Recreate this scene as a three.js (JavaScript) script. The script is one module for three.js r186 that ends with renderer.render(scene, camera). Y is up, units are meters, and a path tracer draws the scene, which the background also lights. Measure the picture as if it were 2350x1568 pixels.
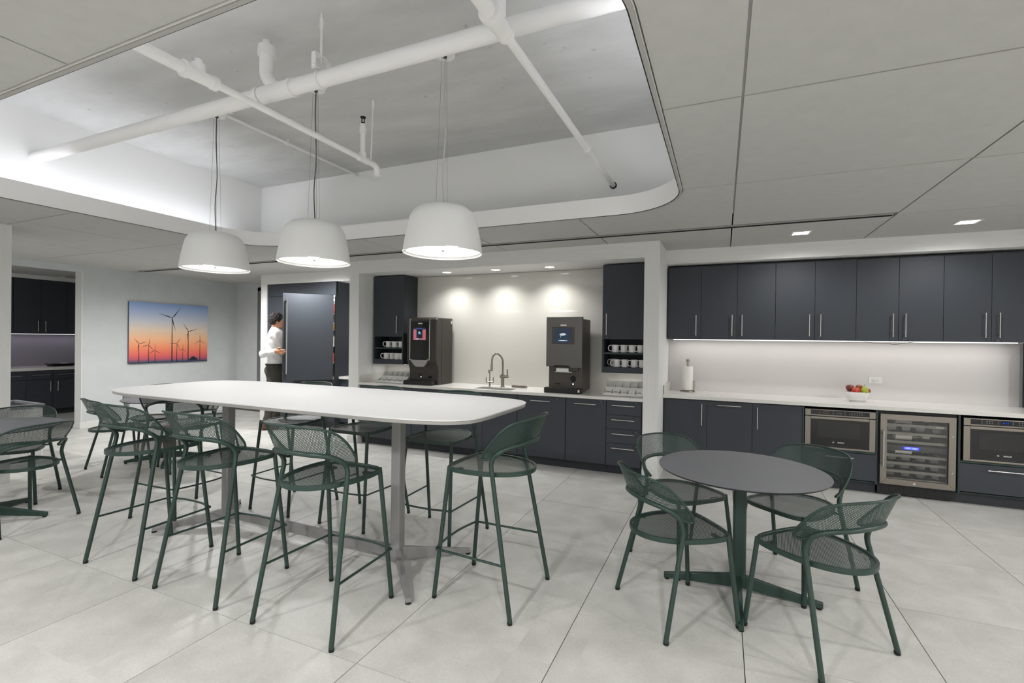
import * as THREE from 'three';
import { RoundedBoxGeometry } from 'three/addons/geometries/RoundedBoxGeometry.js';
import { mergeGeometries } from 'three/addons/utils/BufferGeometryUtils.js';
import { MarchingCubes } from 'three/addons/objects/MarchingCubes.js';
import { RectAreaLightUniformsLib } from 'three/addons/lights/RectAreaLightUniformsLib.js';
import { TextGeometry } from 'three/addons/geometries/TextGeometry.js';
import { FontLoader } from 'three/addons/loaders/FontLoader.js';
import { ImprovedNoise } from 'three/addons/math/ImprovedNoise.js';
import { Brush, Evaluator, SUBTRACTION } from 'three-bvh-csg';

// ------------------------------------------------------------------ camera, exposure, lights
const scene = new THREE.Scene();
scene.background = new THREE.Color(0x000000);
const camera = new THREE.PerspectiveCamera(2 * Math.atan(784 / 1099.78) * 180 / Math.PI, 2350 / 1568, 0.05, 60);
camera.position.set(0, 1.48, 0);
camera.rotation.order = 'YXZ';
camera.rotation.set(-0.0045552, 0.4139367, 0.0121623);
const renderer = new THREE.WebGLRenderer({ antialias: true });
renderer.toneMapping = THREE.LinearToneMapping;
renderer.toneMappingExposure = 0.87;
renderer.shadowMap.enabled = true;
RectAreaLightUniformsLib.init();

const YC = 2.545, YS = 3.392;                        // hung ceiling, concrete slab
const WX0 = -5.155, WX1 = -0.295, WZ0 = -4.045, WZ1 = -1.056; // opening in the hung ceiling
const COVE = 0.317;                                   // depth of the light cove
function rectLight(x, y, z, w, h, intensity, color, tx, ty, tz) { // w lies along world x, h across it
  const l = new THREE.RectAreaLight(color, intensity, w, h), Z = new THREE.Vector3(x - tx, y - ty, z - tz).normalize(), X = new THREE.Vector3(1, 0, 0).addScaledVector(Z, -Z.x).normalize();
  l.position.set(x, y, z); l.quaternion.setFromRotationMatrix(new THREE.Matrix4().makeBasis(X, new THREE.Vector3().crossVectors(Z, X), Z)); scene.add(l); return l;
}
function spotLight(x, y, z, intensity, color, tx, ty, tz, angle, pen, size) {
  const l = new THREE.SpotLight(color, intensity, 0, angle, pen, 2);
  l.position.set(x, y, z); l.target.position.set(tx, ty, tz); scene.add(l, l.target);
  l.castShadow = true; l.shadow.radius = size; l.shadow.mapSize.set(1024, 1024); return l;
}
const K_PEND = 8.5, K_COVE = 27, K_DOWN = 1.15, K_RECESS = 4.6, K_UNDER = 15;
const WARM = 0xfffefd, COOL = 0xf3f6ff;
const PENDANTS = [-3.985, -2.855, -1.712], PZ = -2.735, PRIM = 2.045;
const DOWN = [[0.681, -5.378, 3.2], [1.928, -5.386, 3.2], [3.5, -3.3, 16], [3.5, -1.1, 16], [2.6, 0.9, 13], [0.6, 0.5, 22], [-1.4, 0.5, 23], [-3.4, 0.4, 15], [-5.4, 0.3, 8], [-7.6, -0.5, 11], [-8.3, -2.2, 13], [-5.72, -5.28, 16], [-7.0, -4.8, 19]];   // x, z, candela
const RECESS_DOWN = [[-3.42, -5.57], [-2.69, -5.57], [-1.955, -5.575]];

// ------------------------------------------------------------------ helpers
const used = {};
function numbered(n) { const k = used[n] = (used[n] || 0) + 1; return k === 1 ? n : n + '_' + String(k - 1).padStart(3, '0'); }
function tag(o, label, category, group) { o.userData.label = label; o.userData.category = category; if (group) o.userData.group = group; return o; }
function thing(name, label, category, pos = [0, 0, 0], turn = 0, group) {
  const o = new THREE.Group(); o.name = numbered(name); o.position.set(...pos); o.rotation.y = turn; scene.add(o);
  return tag(o, label, category, group);
}
function part(parent, name, geo, mat) {
  const m = new THREE.Mesh(Array.isArray(geo) ? merge(geo) : geo, mat); m.name = name; m.castShadow = m.receiveShadow = true; parent.add(m); return m;
}
function solo(name, label, category, geo, mat, group) { const m = part(scene, numbered(name), geo, mat); return tag(m, label, category, group); }
function struct(name, geo, mat) { const m = part(scene, name, geo, mat); m.userData.kind = 'structure'; return m; }
function structGroup(name) { const g = new THREE.Group(); g.name = name; g.userData.kind = 'structure'; scene.add(g); return g; }
function merge(list) {
  return mergeGeometries(list.map(g => { g = g.index ? g.toNonIndexed() : g; for (const k of Object.keys(g.attributes)) if (!['position', 'normal', 'uv'].includes(k)) g.deleteAttribute(k); if (!g.attributes.uv) g.setAttribute('uv', new THREE.BufferAttribute(new Float32Array(g.attributes.position.count * 2), 2)); return g; }));
}
function uvBox(g) { // uv in metres by dominant normal
  if (g.index) g = g.toNonIndexed();
  const p = g.attributes.position, n = g.attributes.normal, uv = new Float32Array(p.count * 2);
  for (let i = 0; i < p.count; i++) {
    const ax = Math.abs(n.getX(i)), ay = Math.abs(n.getY(i)), az = Math.abs(n.getZ(i));
    if (ay >= ax && ay >= az) { uv[2 * i] = p.getX(i); uv[2 * i + 1] = p.getZ(i); }
    else if (ax >= az) { uv[2 * i] = p.getZ(i); uv[2 * i + 1] = p.getY(i); }
    else { uv[2 * i] = p.getX(i); uv[2 * i + 1] = p.getY(i); }
  }
  g.setAttribute('uv', new THREE.BufferAttribute(uv, 2)); return g;
}
// box by bounds
function bb(x0, x1, y0, y1, z0, z1) { const g = new THREE.BoxGeometry(Math.abs(x1 - x0), Math.abs(y1 - y0), Math.abs(z1 - z0)); g.translate((x0 + x1) / 2, (y0 + y1) / 2, (z0 + z1) / 2); return g; }
function rb(x0, x1, y0, y1, z0, z1, r = 0.003, s = 2) { const w = Math.abs(x1 - x0), h = Math.abs(y1 - y0), d = Math.abs(z1 - z0); const g = new RoundedBoxGeometry(w, h, d, s, Math.min(r, w / 2.1, h / 2.1, d / 2.1)); g.translate((x0 + x1) / 2, (y0 + y1) / 2, (z0 + z1) / 2); return g; }
const V = (x, y, z) => new THREE.Vector3(x, y, z);
function cyl(a, b, r0, r1 = r0, seg = 12) {
  const d = b.clone().sub(a), g = new THREE.CylinderGeometry(r1, r0, d.length(), seg);
  g.applyQuaternion(new THREE.Quaternion().setFromUnitVectors(V(0, 1, 0), d.normalize())); g.translate((a.x + b.x) / 2, (a.y + b.y) / 2, (a.z + b.z) / 2); return g;
}
function tube(pts, r, n = 40, rad = 10, closed = false, tension = 0.5) { return new THREE.TubeGeometry(new THREE.CatmullRomCurve3(pts, closed, 'catmullrom', tension), n, r, rad, closed); }
function lathe(pts, seg = 48) { return new THREE.LatheGeometry(pts.map(p => new THREE.Vector2(p[0], p[1])), seg); }
function ball(x, y, z, r, sx = 1, sy = 1, sz = 1, a = 20, b = 14) { const g = new THREE.SphereGeometry(r, a, b); g.scale(sx, sy, sz); g.translate(x, y, z); return g; }
function moved(g, x, y, z) { g.translate(x, y, z); return g; }
let seed = 7; const rnd = () => { seed = (seed * 1664525 + 1013904223) >>> 0; return seed / 4294967296; };

// ------------------------------------------------------------------ textures and materials
const noise = new ImprovedNoise();
function fbm(x, y, o, s = 0) { let a = 0, k = 1, t = 0; for (let i = 0; i < o; i++) { a += k * noise.noise(x, y, s + i * 7.3); t += k; x *= 2.07; y *= 2.07; k *= 0.55; } return a / t; }
function dataTex(n, fn, srgb = true, metres = 1) {
  const d = new Uint8Array(n * n * 4);
  for (let y = 0; y < n; y++) for (let x = 0; x < n; x++) { const c = fn(x / n, y / n, x, y), i = 4 * (y * n + x); d[i] = c[0]; d[i + 1] = c[1]; d[i + 2] = c[2]; d[i + 3] = 255; }
  const t = new THREE.DataTexture(d, n, n); t.wrapS = t.wrapT = THREE.RepeatWrapping; t.magFilter = THREE.LinearFilter; t.minFilter = THREE.LinearMipmapLinearFilter; t.generateMipmaps = true;
  if (srgb) t.colorSpace = THREE.SRGBColorSpace; t.repeat.set(1 / metres, 1 / metres); t.needsUpdate = true; return t;
}
const clampByte = v => Math.max(0, Math.min(255, v));
const std = (o) => new THREE.MeshStandardMaterial(o);
const phys = (o) => new THREE.MeshPhysicalMaterial(o);
// stone-look porcelain: cloudy tone, fine specks
function tileTex(k) {
  return dataTex(512, (u, v, x, y) => {
    const c = fbm(u * 3.1 + k * 5, v * 3.1, 4, k) * 26 + fbm(u * 60, v * 60, 2, k + 3) * 9, sp = (Math.sin(x * 127.1 + y * 311.7 + k * 17) * 43758.5453) % 1;
    const s = Math.abs(sp) > 0.992 ? -26 : Math.abs(sp) < 0.006 ? 18 : 0, b = c + s + (Math.abs(sp) - 0.5) * 7;
    return [clampByte(196 + b), clampByte(195 + b), clampByte(190 + b)];
  }, true, 0.82);
}
const tileMats = [0, 1, 2, 3].map(k => std({ map: tileTex(k), roughness: 0.42, color: new THREE.Color().setScalar(0.97 + 0.012 * k) }));
const grout = std({ color: 0x5b5b57, roughness: 0.95 });
const paintGrain = dataTex(256, (u, v, x, y) => { const s = Math.abs((Math.sin(x * 12.9898 + y * 78.233) * 43758.5453) % 1), c = 247 + (s - 0.5) * 7 + fbm(u * 6, v * 6, 2, 9) * 6; return [c, c, c].map(clampByte); }, true, 0.5);
const wallWhite = std({ color: 0xececea, map: paintGrain, roughness: 0.75 });
const wallGrey = std({ color: 0xcfd3d3, map: paintGrain, roughness: 0.75 });
const trimWhite = std({ color: 0xdfdfdc, roughness: 0.5 });
const panelMats = [0, 1, 2].map(k => std({ color: new THREE.Color(0xc2c2bf).multiplyScalar(0.985 + 0.012 * k), map: paintGrain, roughness: 0.85 }));
const fasciaMat = std({ color: 0xf1f0ee, roughness: 0.6 });
const trimGrey = std({ color: 0xaaa9a5, roughness: 0.6 });
const coveWhite = std({ color: 0xf2f2f0, roughness: 0.8 });
const slabBump = dataTex(1024, (u, v) => {
  const X = u * 4.6, Z = v * 4.6; let h = 128 + fbm(X * 2, Z * 14, 3, 2) * 26 + fbm(X * 22, Z * 22, 2, 5) * 14;
  for (const s of [0.62, 1.86, 3.1, 4.34]) { const d = Math.abs(Z - s + fbm(X * 3, s, 2, 4) * 0.03); if (d < 0.02) h += (1 - d / 0.02) * 60 * (0.5 + fbm(X * 9, s * 7, 2, 8)); }
  for (const s of [0.9, 3.2]) { const d = Math.abs(X - s); if (d < 0.012) h += (1 - d / 0.012) * 34; }
  if (fbm(X * 8, Z * 8, 2, 11) > 0.42) h -= 18;
  return [h, h, h].map(clampByte);
}, false, 4.6);
const slabTone = dataTex(512, (u, v) => { const X = u * 4.6, Z = v * 4.6, c = 205 + fbm(X * 1.6, Z * 5, 4, 21) * 16 + (fbm(X * 11, Z * 11, 2, 31) > 0.5 ? -20 : 0); return [c, c, c - 2].map(clampByte); }, true, 4.6);
const slabMat = std({ map: slabTone, bumpMap: slabBump, bumpScale: 0.012, roughness: 0.7 });
const pipeWhite = std({ color: 0xf0efed, roughness: 0.45 });
const cabBump = dataTex(256, (u, v, x, y) => { const s = Math.abs((Math.sin(x * 91.7 + y * 47.3) * 43758.5453) % 1); const c = 128 + (s - 0.5) * 60; return [c, c, c]; }, false, 0.25);
const cabinet = std({ color: 0x343940, roughness: 0.58, bumpMap: cabBump, bumpScale: 0.0002 });
const cabinetDark = std({ color: 0x30343a, roughness: 0.5 });
const toeMat = std({ color: 0x2b2e33, roughness: 0.6 });
const counterMat = phys({ color: 0xe4e2dd, roughness: 0.22, map: paintGrain });
const splashMat = phys({ color: 0xcfccc4, roughness: 0.35, clearcoat: 1, clearcoatRoughness: 0.03 });
const splashMat2 = phys({ color: 0xd6d3d1, roughness: 0.4, clearcoat: 0.5, clearcoatRoughness: 0.12 });
const nookSplash = std({ color: 0x8f8b93, roughness: 0.5 });
const steel = std({ color: 0xc9c8c5, metalness: 1, roughness: 0.28 });
const brushBump = dataTex(256, (u, v, x, y) => { const c = 128 + fbm(u * 3, v * 120, 2, 3) * 90; return [c, c, c].map(clampByte); }, false, 0.2);
const stainless = std({ color: 0x8d8780, metalness: 1, roughness: 0.34, bumpMap: brushBump, bumpScale: 0.0001 });
const chrome = std({ color: 0x9c948a, metalness: 1, roughness: 0.18 });
const blackGloss = std({ color: 0x08080a, roughness: 0.09 });
const blackMatte = std({ color: 0x161617, roughness: 0.55 });
const blackRubber = std({ color: 0x0d0e0e, roughness: 0.8 });
const greenMetal = std({ color: 0x273c35, roughness: 0.38, metalness: 0.1 });
const speckle = dataTex(512, (u, v, x, y) => { const s = Math.abs((Math.sin(x * 57.31 + y * 191.7) * 43758.5453) % 1), c = 108 + fbm(u * 90, v * 90, 2, 6) * 26 + (s - 0.5) * 16; return [c, c + 1, c + 6].map(clampByte); }, true, 0.5);
const roundTop = std({ map: speckle, roughness: 0.5 });
const roundEdge = std({ color: 0x2d2f33, roughness: 0.5 });
const barTop = phys({ color: 0xdedddc, roughness: 0.62 });
const barEdge = std({ color: 0x9a9894, roughness: 0.5 });
const greyMetal = std({ color: 0x8b8a89, roughness: 0.4, metalness: 0.25 });
const shadeWhite = std({ color: 0xf3f3f1, roughness: 0.55, side: THREE.DoubleSide });
const glow = (c, i) => std({ color: 0xffffff, emissive: c, emissiveIntensity: i, roughness: 0.6 });
const lampGlow = glow(0xfffdf8, 1.6), downGlow = glow(0xffffff, 8), stripGlow = glow(0xffffff, 1.2);
const whiteGloss = phys({ color: 0xe9e8e6, roughness: 0.2, clearcoat: 0.6 });
const whitePlastic = std({ color: 0xe2e1de, roughness: 0.4 });
const paperWhite = std({ color: 0xeceae6, roughness: 0.95 });
const greenCase = std({ color: 0x2b3f3c, roughness: 0.55 });
const paneGlass = phys({ color: 0xffffff, roughness: 0.02, transmission: 1, thickness: 0, ior: 1.45 });
function canvasTex(w, h, draw) { const c = document.createElement('canvas'); c.width = w; c.height = h; draw(c.getContext('2d'), w, h); const t = new THREE.CanvasTexture(c); t.colorSpace = THREE.SRGBColorSpace; return t; }

// ------------------------------------------------------------------ floor
{
  const f = structGroup('floor'), px = 0.8063, pz = 0.8165, g = 0.0022;
  part(f, 'grout_bed', bb(-12.2, 4.2, -0.2, -0.006, -7.2, 2.6), grout);
  const shared = uvBox(new THREE.BoxGeometry(px - 2 * g, 0.012, pz - 2 * g));
  const variants = [0, 1, 2, 3, 4, 5].map(k => { const q = shared.clone(), uv = q.attributes.uv; for (let i = 0; i < uv.count; i++) uv.setXY(i, uv.getX(i) + k * 0.371, uv.getY(i) + k * 0.173); return q; });
  for (let i = -15; i <= 4; i++) for (let j = -6; j <= 5; j++) {
    const x = 0.110 + px * i + px / 2, z = -1.708 + pz * j - pz / 2 + pz;
    if (x < -12.1 || x > 4.1 || z > 2.6) continue;
    const m = part(f, 'tile', variants[Math.floor(rnd() * 6)], tileMats[Math.floor(rnd() * 4)]);
    m.position.set(x, -0.006, z); m.rotation.y = rnd() < 0.5 ? 0 : Math.PI;
  }
}

// ------------------------------------------------------------------ walls
{
  const B = [];
  // wall with the drinks recess
  struct('wall_back', [
    bb(-4.83, -4.66, 0, 2.62, -5.27, -6.7), bb(-0.776, -0.618, 0, 2.62, -5.27, -6.5), bb(-4.66, -0.776, 2.375, 2.62, -5.27, -6.0),
    bb(-4.66, -0.776, 0, 2.375, -5.905, -6.02)], wallWhite);
  struct('wall_backsplash', bb(-4.66, -0.776, 0.855, 2.368, -5.885, -5.905), splashMat);
  // kitchen run on the right
  struct('wall_kitchen', [bb(-0.618, 4.2, 0, 2.62, -6.36, -6.5), bb(-0.618, 4.2, 2.386, 2.62, -5.89, -6.36)], wallWhite);
  struct('wall_kitchen_backsplash', bb(-0.616, 2.685, 0.86, 1.53, -6.34, -6.36), splashMat2);
  // alcove of the refrigerator
  struct('wall_alcove', [bb(-7.41, -4.83, 2.382, 2.62, -5.915, -6.75), bb(-7.41, -7.265, 0, 2.382, -5.915, -6.9), bb(-7.265, -4.83, 0, 2.382, -6.72, -6.9)], wallWhite);
  struct('wall_far', bb(-9.35, -7.41, 0, 2.62, -6.75, -6.9), wallGrey);
  struct('wall_left', [bb(-9.15, -9.32, 0, 2.62, -4.15, -6.8), bb(-9.15, -9.32, 2.455, 2.62, -1.9, -4.15), bb(-9.15, -9.32, 0, 2.62, 2.6, -1.9)], wallGrey);
  struct('trim_jamb', bb(-9.147, -9.33, 0.105, 2.455, -4.138, -4.15), trimWhite);
  struct('wall_column', bb(-7.1, -6.44, 0, 2.62, -1.35, -2.345), wallWhite);
  struct('wall_right', bb(4.1, 4.25, 0, 3.4, 2.6, -6.5), wallWhite);
  struct('wall_rear', bb(-9.35, 4.25, 0, 3.4, 2.6, 2.75), wallWhite);
  // nook behind the left wall
  struct('wall_nook', [bb(-11.87, -12.0, 0, 2.62, -1.9, -6.0), bb(-12.0, -9.32, 0, 2.62, -5.75, -5.9), bb(-12.0, -9.32, 0, 2.62, -1.8, -1.9)], wallWhite);
  struct('wall_nook_backsplash', bb(-11.85, -11.87, 0.86, 1.5, -1.95, -5.75), nookSplash);
  struct('trim_nook_soffit', bb(-11.87, -11.48, 2.475, 2.62, -1.9, -5.75), wallWhite);
  struct('baseboard_left', rb(-9.137, -9.15, 0, 0.105, -4.138, -6.75, 0.003), trimWhite);
  struct('baseboard_jamb', rb(-9.137, -9.335, 0, 0.105, -4.125, -4.138, 0.003), trimWhite);
  struct('baseboard_far', rb(-9.14, -7.41, 0, 0.105, -6.738, -6.75, 0.003), trimWhite);
  struct('baseboard_pillar', [rb(-0.778, -0.606, 0, 0.105, -5.258, -5.27, 0.003), rb(-0.618, -0.606, 0, 0.105, -5.27, -5.78, 0.003), rb(-4.84, -4.652, 0, 0.105, -5.258, -5.27, 0.003)], trimWhite);
  // dark metal door frame beside the alcove
  const d = structGroup('door_1');
  part(d, 'frame', [bb(-8.49, -8.37, 0, 2.45, -6.7, -6.75), bb(-8.49, -7.45, 2.38, 2.45, -6.7, -6.75)], std({ color: 0x6c7073, roughness: 0.4 }));
  part(d, 'leaf', bb(-8.37, -7.45, 0.01, 2.38, -6.72, -6.75), wallGrey);
}

// ------------------------------------------------------------------ ceiling
function roundRect(x0, x1, z0, z1, r, off = 0) { // THREE.Shape in (x, -z)
  x0 -= off; x1 += off; z0 -= off; z1 += off; r += off;
  const s = new THREE.Shape(), y0 = -z1, y1 = -z0;
  s.moveTo(x0 + r, y0); s.lineTo(x1 - r, y0); s.absarc(x1 - r, y0 + r, r, -Math.PI / 2, 0); s.lineTo(x1, y1 - r); s.absarc(x1 - r, y1 - r, r, 0, Math.PI / 2);
  s.lineTo(x0 + r, y1); s.absarc(x0 + r, y1 - r, r, Math.PI / 2, Math.PI); s.lineTo(x0, y0 + r); s.absarc(x0 + r, y0 + r, r, Math.PI, Math.PI * 1.5); return s;
}
function slabOf(shape, y0, y1, seg = 24) { const g = new THREE.ExtrudeGeometry(shape, { depth: y1 - y0, bevelEnabled: false, curveSegments: seg }); g.rotateX(-Math.PI / 2); g.translate(0, y0, 0); return g; }
{
  const RAD = 0.52, FT = 0.024;
  // hung panels
  const TH = 0.05, c = structGroup('ceiling'), ev = new Evaluator(); ev.attributes = ['position', 'normal', 'uv']; ev.useGroups = false;
  const cut = new Brush(slabOf(roundRect(WX0, WX1, WZ0, WZ1, RAD, FT + 0.006), YC - 0.1, YC + 0.2)); cut.updateMatrixWorld();
  const xs = [-12.0, -9.9, -8.66, -7.35, -6.12, -4.86, -3.6, -2.385, -1.17, 0.067, 1.293, 2.52, 3.75, 4.15], zs = [-6.8, -4.866, -3.557, -2.3, -1.05, 0.2, 1.46, 2.65];
  for (let i = 0; i < xs.length - 1; i++) for (let j = 0; j < zs.length - 1; j++) {
    const gx = 0.0055, sl = i < 10 ? 0.066 : 0.0055, z0 = zs[j] + (j === 1 ? sl : j === 0 ? 0 : 0.0055), z1 = zs[j + 1] - (j === 0 ? sl : 0.0055);
    if (xs[i + 1] < -9.2 && zs[j + 1] > 0) continue;
    let boxes = [[xs[i] + gx, xs[i + 1] - gx, z0, z1]];
    for (const [a, b, p, q] of boxes) {
      if (a > WX0 - FT && b < WX1 + FT && p > WZ0 - FT && q < WZ1 + FT && !(Math.abs(a - WX0) < 0.6 && 0)) { continue; }
      const overlaps = b > WX0 - FT - 0.02 && a < WX1 + FT + 0.02 && q > WZ0 - FT - 0.02 && p < WZ1 + FT + 0.02;
      let g = bb(a, b, YC, YC + TH, p, q);
      if (overlaps) {
        const br = new Brush(g); br.updateMatrixWorld(); g = ev.evaluate(br, cut, SUBTRACTION).geometry; if (!g.attributes.position.count) continue;
      }
      part(c, 'panel', uvBox(g), panelMats[Math.floor(rnd() * 3)]);
    }
  }
  const sd = thing('linear_air_diffuser', 'long black slot diffuser in the ceiling, parallel to the kitchen wall', 'air diffuser', [-3.85, YC, -4.866]);
  part(sd, 'plenum', [bb(-5.13, 5.13, 0.045, 0.055, -0.064, 0.064), bb(-5.13, 5.13, 0.0, 0.05, -0.064, -0.06), bb(-5.13, 5.13, 0, 0.05, 0.06, 0.064)], blackMatte);
  for (const dz of [-0.021, 0.021]) part(sd, 'blade', bb(-5.13, 5.13, 0.004, 0.03, dz - 0.006, dz + 0.006), trimGrey);
  // fascia ring round the opening and the ledge of the cove
  const ring = roundRect(WX0, WX1, WZ0, WZ1, RAD, FT); ring.holes.push(roundRect(WX0, WX1, WZ0, WZ1, RAD));
  const tr = structGroup('trim_opening');
  part(tr, 'fascia', slabOf(ring, YC - 0.006, 2.695, 40), fasciaMat);
  const edge = roundRect(WX0, WX1, WZ0, WZ1, RAD, FT - 0.001); edge.holes.push(roundRect(WX0, WX1, WZ0, WZ1, RAD, 0.006));
  const lip = roundRect(WX0, WX1, WZ0, WZ1, RAD, 0.0055); lip.holes.push(roundRect(WX0, WX1, WZ0, WZ1, RAD, 0.0005)); part(tr, 'shadow_gasket', slabOf(lip, YC - 0.0085, YC - 0.005, 40), blackRubber);
  part(tr, 'edge_trim', slabOf(edge, YC - 0.012, YC - 0.005, 40), trimGrey);
  const led = new THREE.Shape(); const o = COVE + 0.02; led.moveTo(WX0 - o, -(WZ1 + o)); led.lineTo(WX1 + o, -(WZ1 + o)); led.lineTo(WX1 + o, -(WZ0 - o)); led.lineTo(WX0 - o, -(WZ0 - o)); led.closePath(); led.holes.push(roundRect(WX0, WX1, WZ0, WZ1, RAD, FT - 0.004));
  part(tr, 'ledge', slabOf(led, 2.575, 2.59, 40), coveWhite);
  const X0 = WX0 - COVE, X1 = WX1 + COVE, Z0 = WZ0 - COVE, Z1 = WZ1 + COVE;
  struct('wall_cove_far', bb(X0 - 0.1, X1 + 0.1, 2.57, YS + 0.02, Z0, Z0 - 0.1), coveWhite);
  struct('wall_cove_left', bb(X0, X0 - 0.1, 2.57, YS + 0.02, Z0, Z1), coveWhite);
  struct('wall_cove_right', bb(X1, X1 + 0.1, 2.57, YS + 0.02, Z0, Z1), coveWhite);
  struct('wall_cove_near', bb(X0 - 0.1, X1 + 0.1, 2.57, YS + 0.02, Z1, Z1 + 0.1), coveWhite);
  struct('ceiling_slab', uvBox(bb(-12.2, 4.3, YS, YS + 0.2, -7.0, 2.8)), slabMat);
  // light strips lying in the cove, hidden behind the fascia
  const strip = (label, w, d, x, z, ix, iz) => {
    solo('cove_light_strip', label, 'light strip', bb(x - w / 2, x + w / 2, 2.591, 2.605, z - d / 2, z + d / 2), stripGlow, 'light strips in the ceiling cove');
    rectLight(x, 2.615, z, w, d, K_COVE, COOL, x + ix, 3.615, z + iz);
  };
  strip('glowing light strip in the left side of the ceiling cove', 0.04, 2.5, WX0 - 0.13, -2.62, 0.25, 0);
  strip('glowing light strip in the near side of the ceiling cove', 4.2, 0.04, -2.75, WZ1 + 0.13, 0, -0.7);
  strip('glowing light strip in the right side of the ceiling cove', 0.04, 2.3, WX1 + 0.13, -2.4, -0.4, 0);
}

// ------------------------------------------------------------------ pipes under the slab
{
  const seg = 20;
  const m = thing('sprinkler_main_pipe', 'thick white pipe running across the ceiling opening under the slab', 'pipe');
  part(m, 'pipe', cyl(V(-5.47, 3.0, -2.136), V(0.02, 3.0, -2.136), 0.046, 0.046, seg), pipeWhite);
  part(m, 'coupling', [cyl(V(-2.72, 3.0, -2.136), V(-2.685, 3.0, -2.136), 0.056, 0.056, seg), cyl(V(-2.68, 3.0, -2.136), V(-2.42, 3.0, -2.136), 0.051, 0.051, seg), cyl(V(-2.425, 3.0, -2.136), V(-2.41, 3.0, -2.136), 0.055, 0.055, seg)], pipeWhite);
  part(m, 'riser', [tube([V(-2.52, 3.0, -2.136), V(-2.6, 3.06, -2.136), V(-2.64, 3.12, -2.136), V(-2.645, 3.2, -2.136), V(-2.645, 3.3, -2.136)], 0.042, 30, 16)], pipeWhite);
  part(m, 'riser_cap', [cyl(V(-2.645, 3.24, -2.136), V(-2.645, 3.3, -2.136), 0.054, 0.05, seg), cyl(V(-2.645, 3.3, -2.136), V(-2.645, 3.335, -2.136), 0.026, 0.026, 6)], pipeWhite);
  const h = thing('pipe_hanger', 'white clevis hanger with threaded rod holding the thick ceiling pipe', 'pipe hanger');
  part(h, 'rod', [cyl(V(-2.19, 3.1, -2.136), V(-2.19, YS, -2.136), 0.007, 0.007, 8), cyl(V(-2.19, 3.3, -2.136), V(-2.19, 3.36, -2.136), 0.012, 0.012, 8)], pipeWhite);
  part(h, 'clevis', [bb(-2.205, -2.175, 3.125, 3.135, -2.19, -2.08), bb(-2.205, -2.175, 3.04, 3.135, -2.196, -2.188), bb(-2.205, -2.175, 3.04, 3.135, -2.084, -2.076), cyl(V(-2.19, 3.06, -2.205), V(-2.19, 3.06, -2.068), 0.007, 0.007, 8)], pipeWhite);
  part(h, 'strap', (() => { const g = new THREE.TorusGeometry(0.05, 0.006, 8, 28); g.rotateY(Math.PI / 2); return moved(g, -2.19, 3.0, -2.136); })(), pipeWhite);
  // branch line on the left
  const b = thing('sprinkler_branch_pipe', 'white branch pipe with an upright sprinkler crossing below the thick pipe', 'pipe');
  const x = -2.599, y = 2.878;
  part(b, 'pipe', [cyl(V(x, y, -0.74), V(x, y, -1.62), 0.031, 0.031, seg), cyl(V(x, y, -1.6), V(x, y, -3.06), 0.021, 0.021, seg)], pipeWhite);
  part(b, 'tee', [cyl(V(x, y, -1.607), V(x, y, -1.775), 0.038, 0.033, seg), cyl(V(x, y, -1.595), V(x, y, -1.62), 0.045, 0.045, seg), cyl(V(x, y, -1.755), V(x, y, -1.78), 0.039, 0.039, seg), cyl(V(x, y, -1.68), V(x, y + 0.062, -1.68), 0.034, 0.034, seg), cyl(V(x, y + 0.06, -1.68), V(x, y + 0.085, -1.68), 0.022, 0.022, 6)], pipeWhite);
  part(b, 'riser', [cyl(V(x, y, -2.965), V(x, 3.15, -2.965), 0.02, 0.02, seg), cyl(V(x, 3.08, -2.965), V(x, 3.13, -2.965), 0.026, 0.026, seg), cyl(V(x, y, -2.965), V(x, y + 0.05, -2.965), 0.027, 0.027, seg), cyl(V(x, y, -2.92), V(x, y, -3.03), 0.027, 0.027, seg)], pipeWhite);
  part(b, 'sprinkler_head', [cyl(V(x, 3.15, -2.965), V(x, 3.165, -2.965), 0.012, 0.012, 8), cyl(V(x - 0.012, 3.165, -2.965), V(x - 0.012, 3.2, -2.965), 0.004, 0.004, 6), cyl(V(x + 0.012, 3.165, -2.965), V(x + 0.012, 3.2, -2.965), 0.004, 0.004, 6), cyl(V(x, 3.2, -2.965), V(x, 3.206, -2.965), 0.022, 0.022, 14)], blackMatte);
  part(b, 'elbow', [tube([V(x, y, -3.04), V(x, y, -3.1), V(x, y - 0.02, -3.135), V(x, y - 0.06, -3.14)], 0.025, 16, 12), cyl(V(x, y - 0.05, -3.14), V(x, y - 0.075, -3.14), 0.03, 0.03, 12), cyl(V(x, y - 0.075, -3.14), V(x, y - 0.09, -3.14), 0.016, 0.016, 6)], pipeWhite);
  part(b, 'hanger_rod', [cyl(V(x, y + 0.02, -3.06), V(x, YS, -3.08), 0.006, 0.006, 8), cyl(V(x, 3.33, -3.08), V(x, 3.39, -3.08), 0.011, 0.011, 8)], pipeWhite);
  part(b, 'hanger_loop', (() => { const g = new THREE.TorusGeometry(0.034, 0.005, 6, 20); return moved(g, x, 2.878 + 0.004, -1.3); })(), pipeWhite);
  // branch line on the right
  const r = thing('sprinkler_branch_pipe', 'white branch pipe on the right ending in the far cove wall', 'pipe');
  const x2 = -0.927, y2 = 2.875;
  part(r, 'pipe', [cyl(V(x2, y2, -0.74), V(x2, y2, -1.9), 0.034, 0.034, seg), cyl(V(x2, y2, -1.9), V(x2, y2 + 0.015, -4.36), 0.0215, 0.0215, seg)], pipeWhite);
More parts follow.
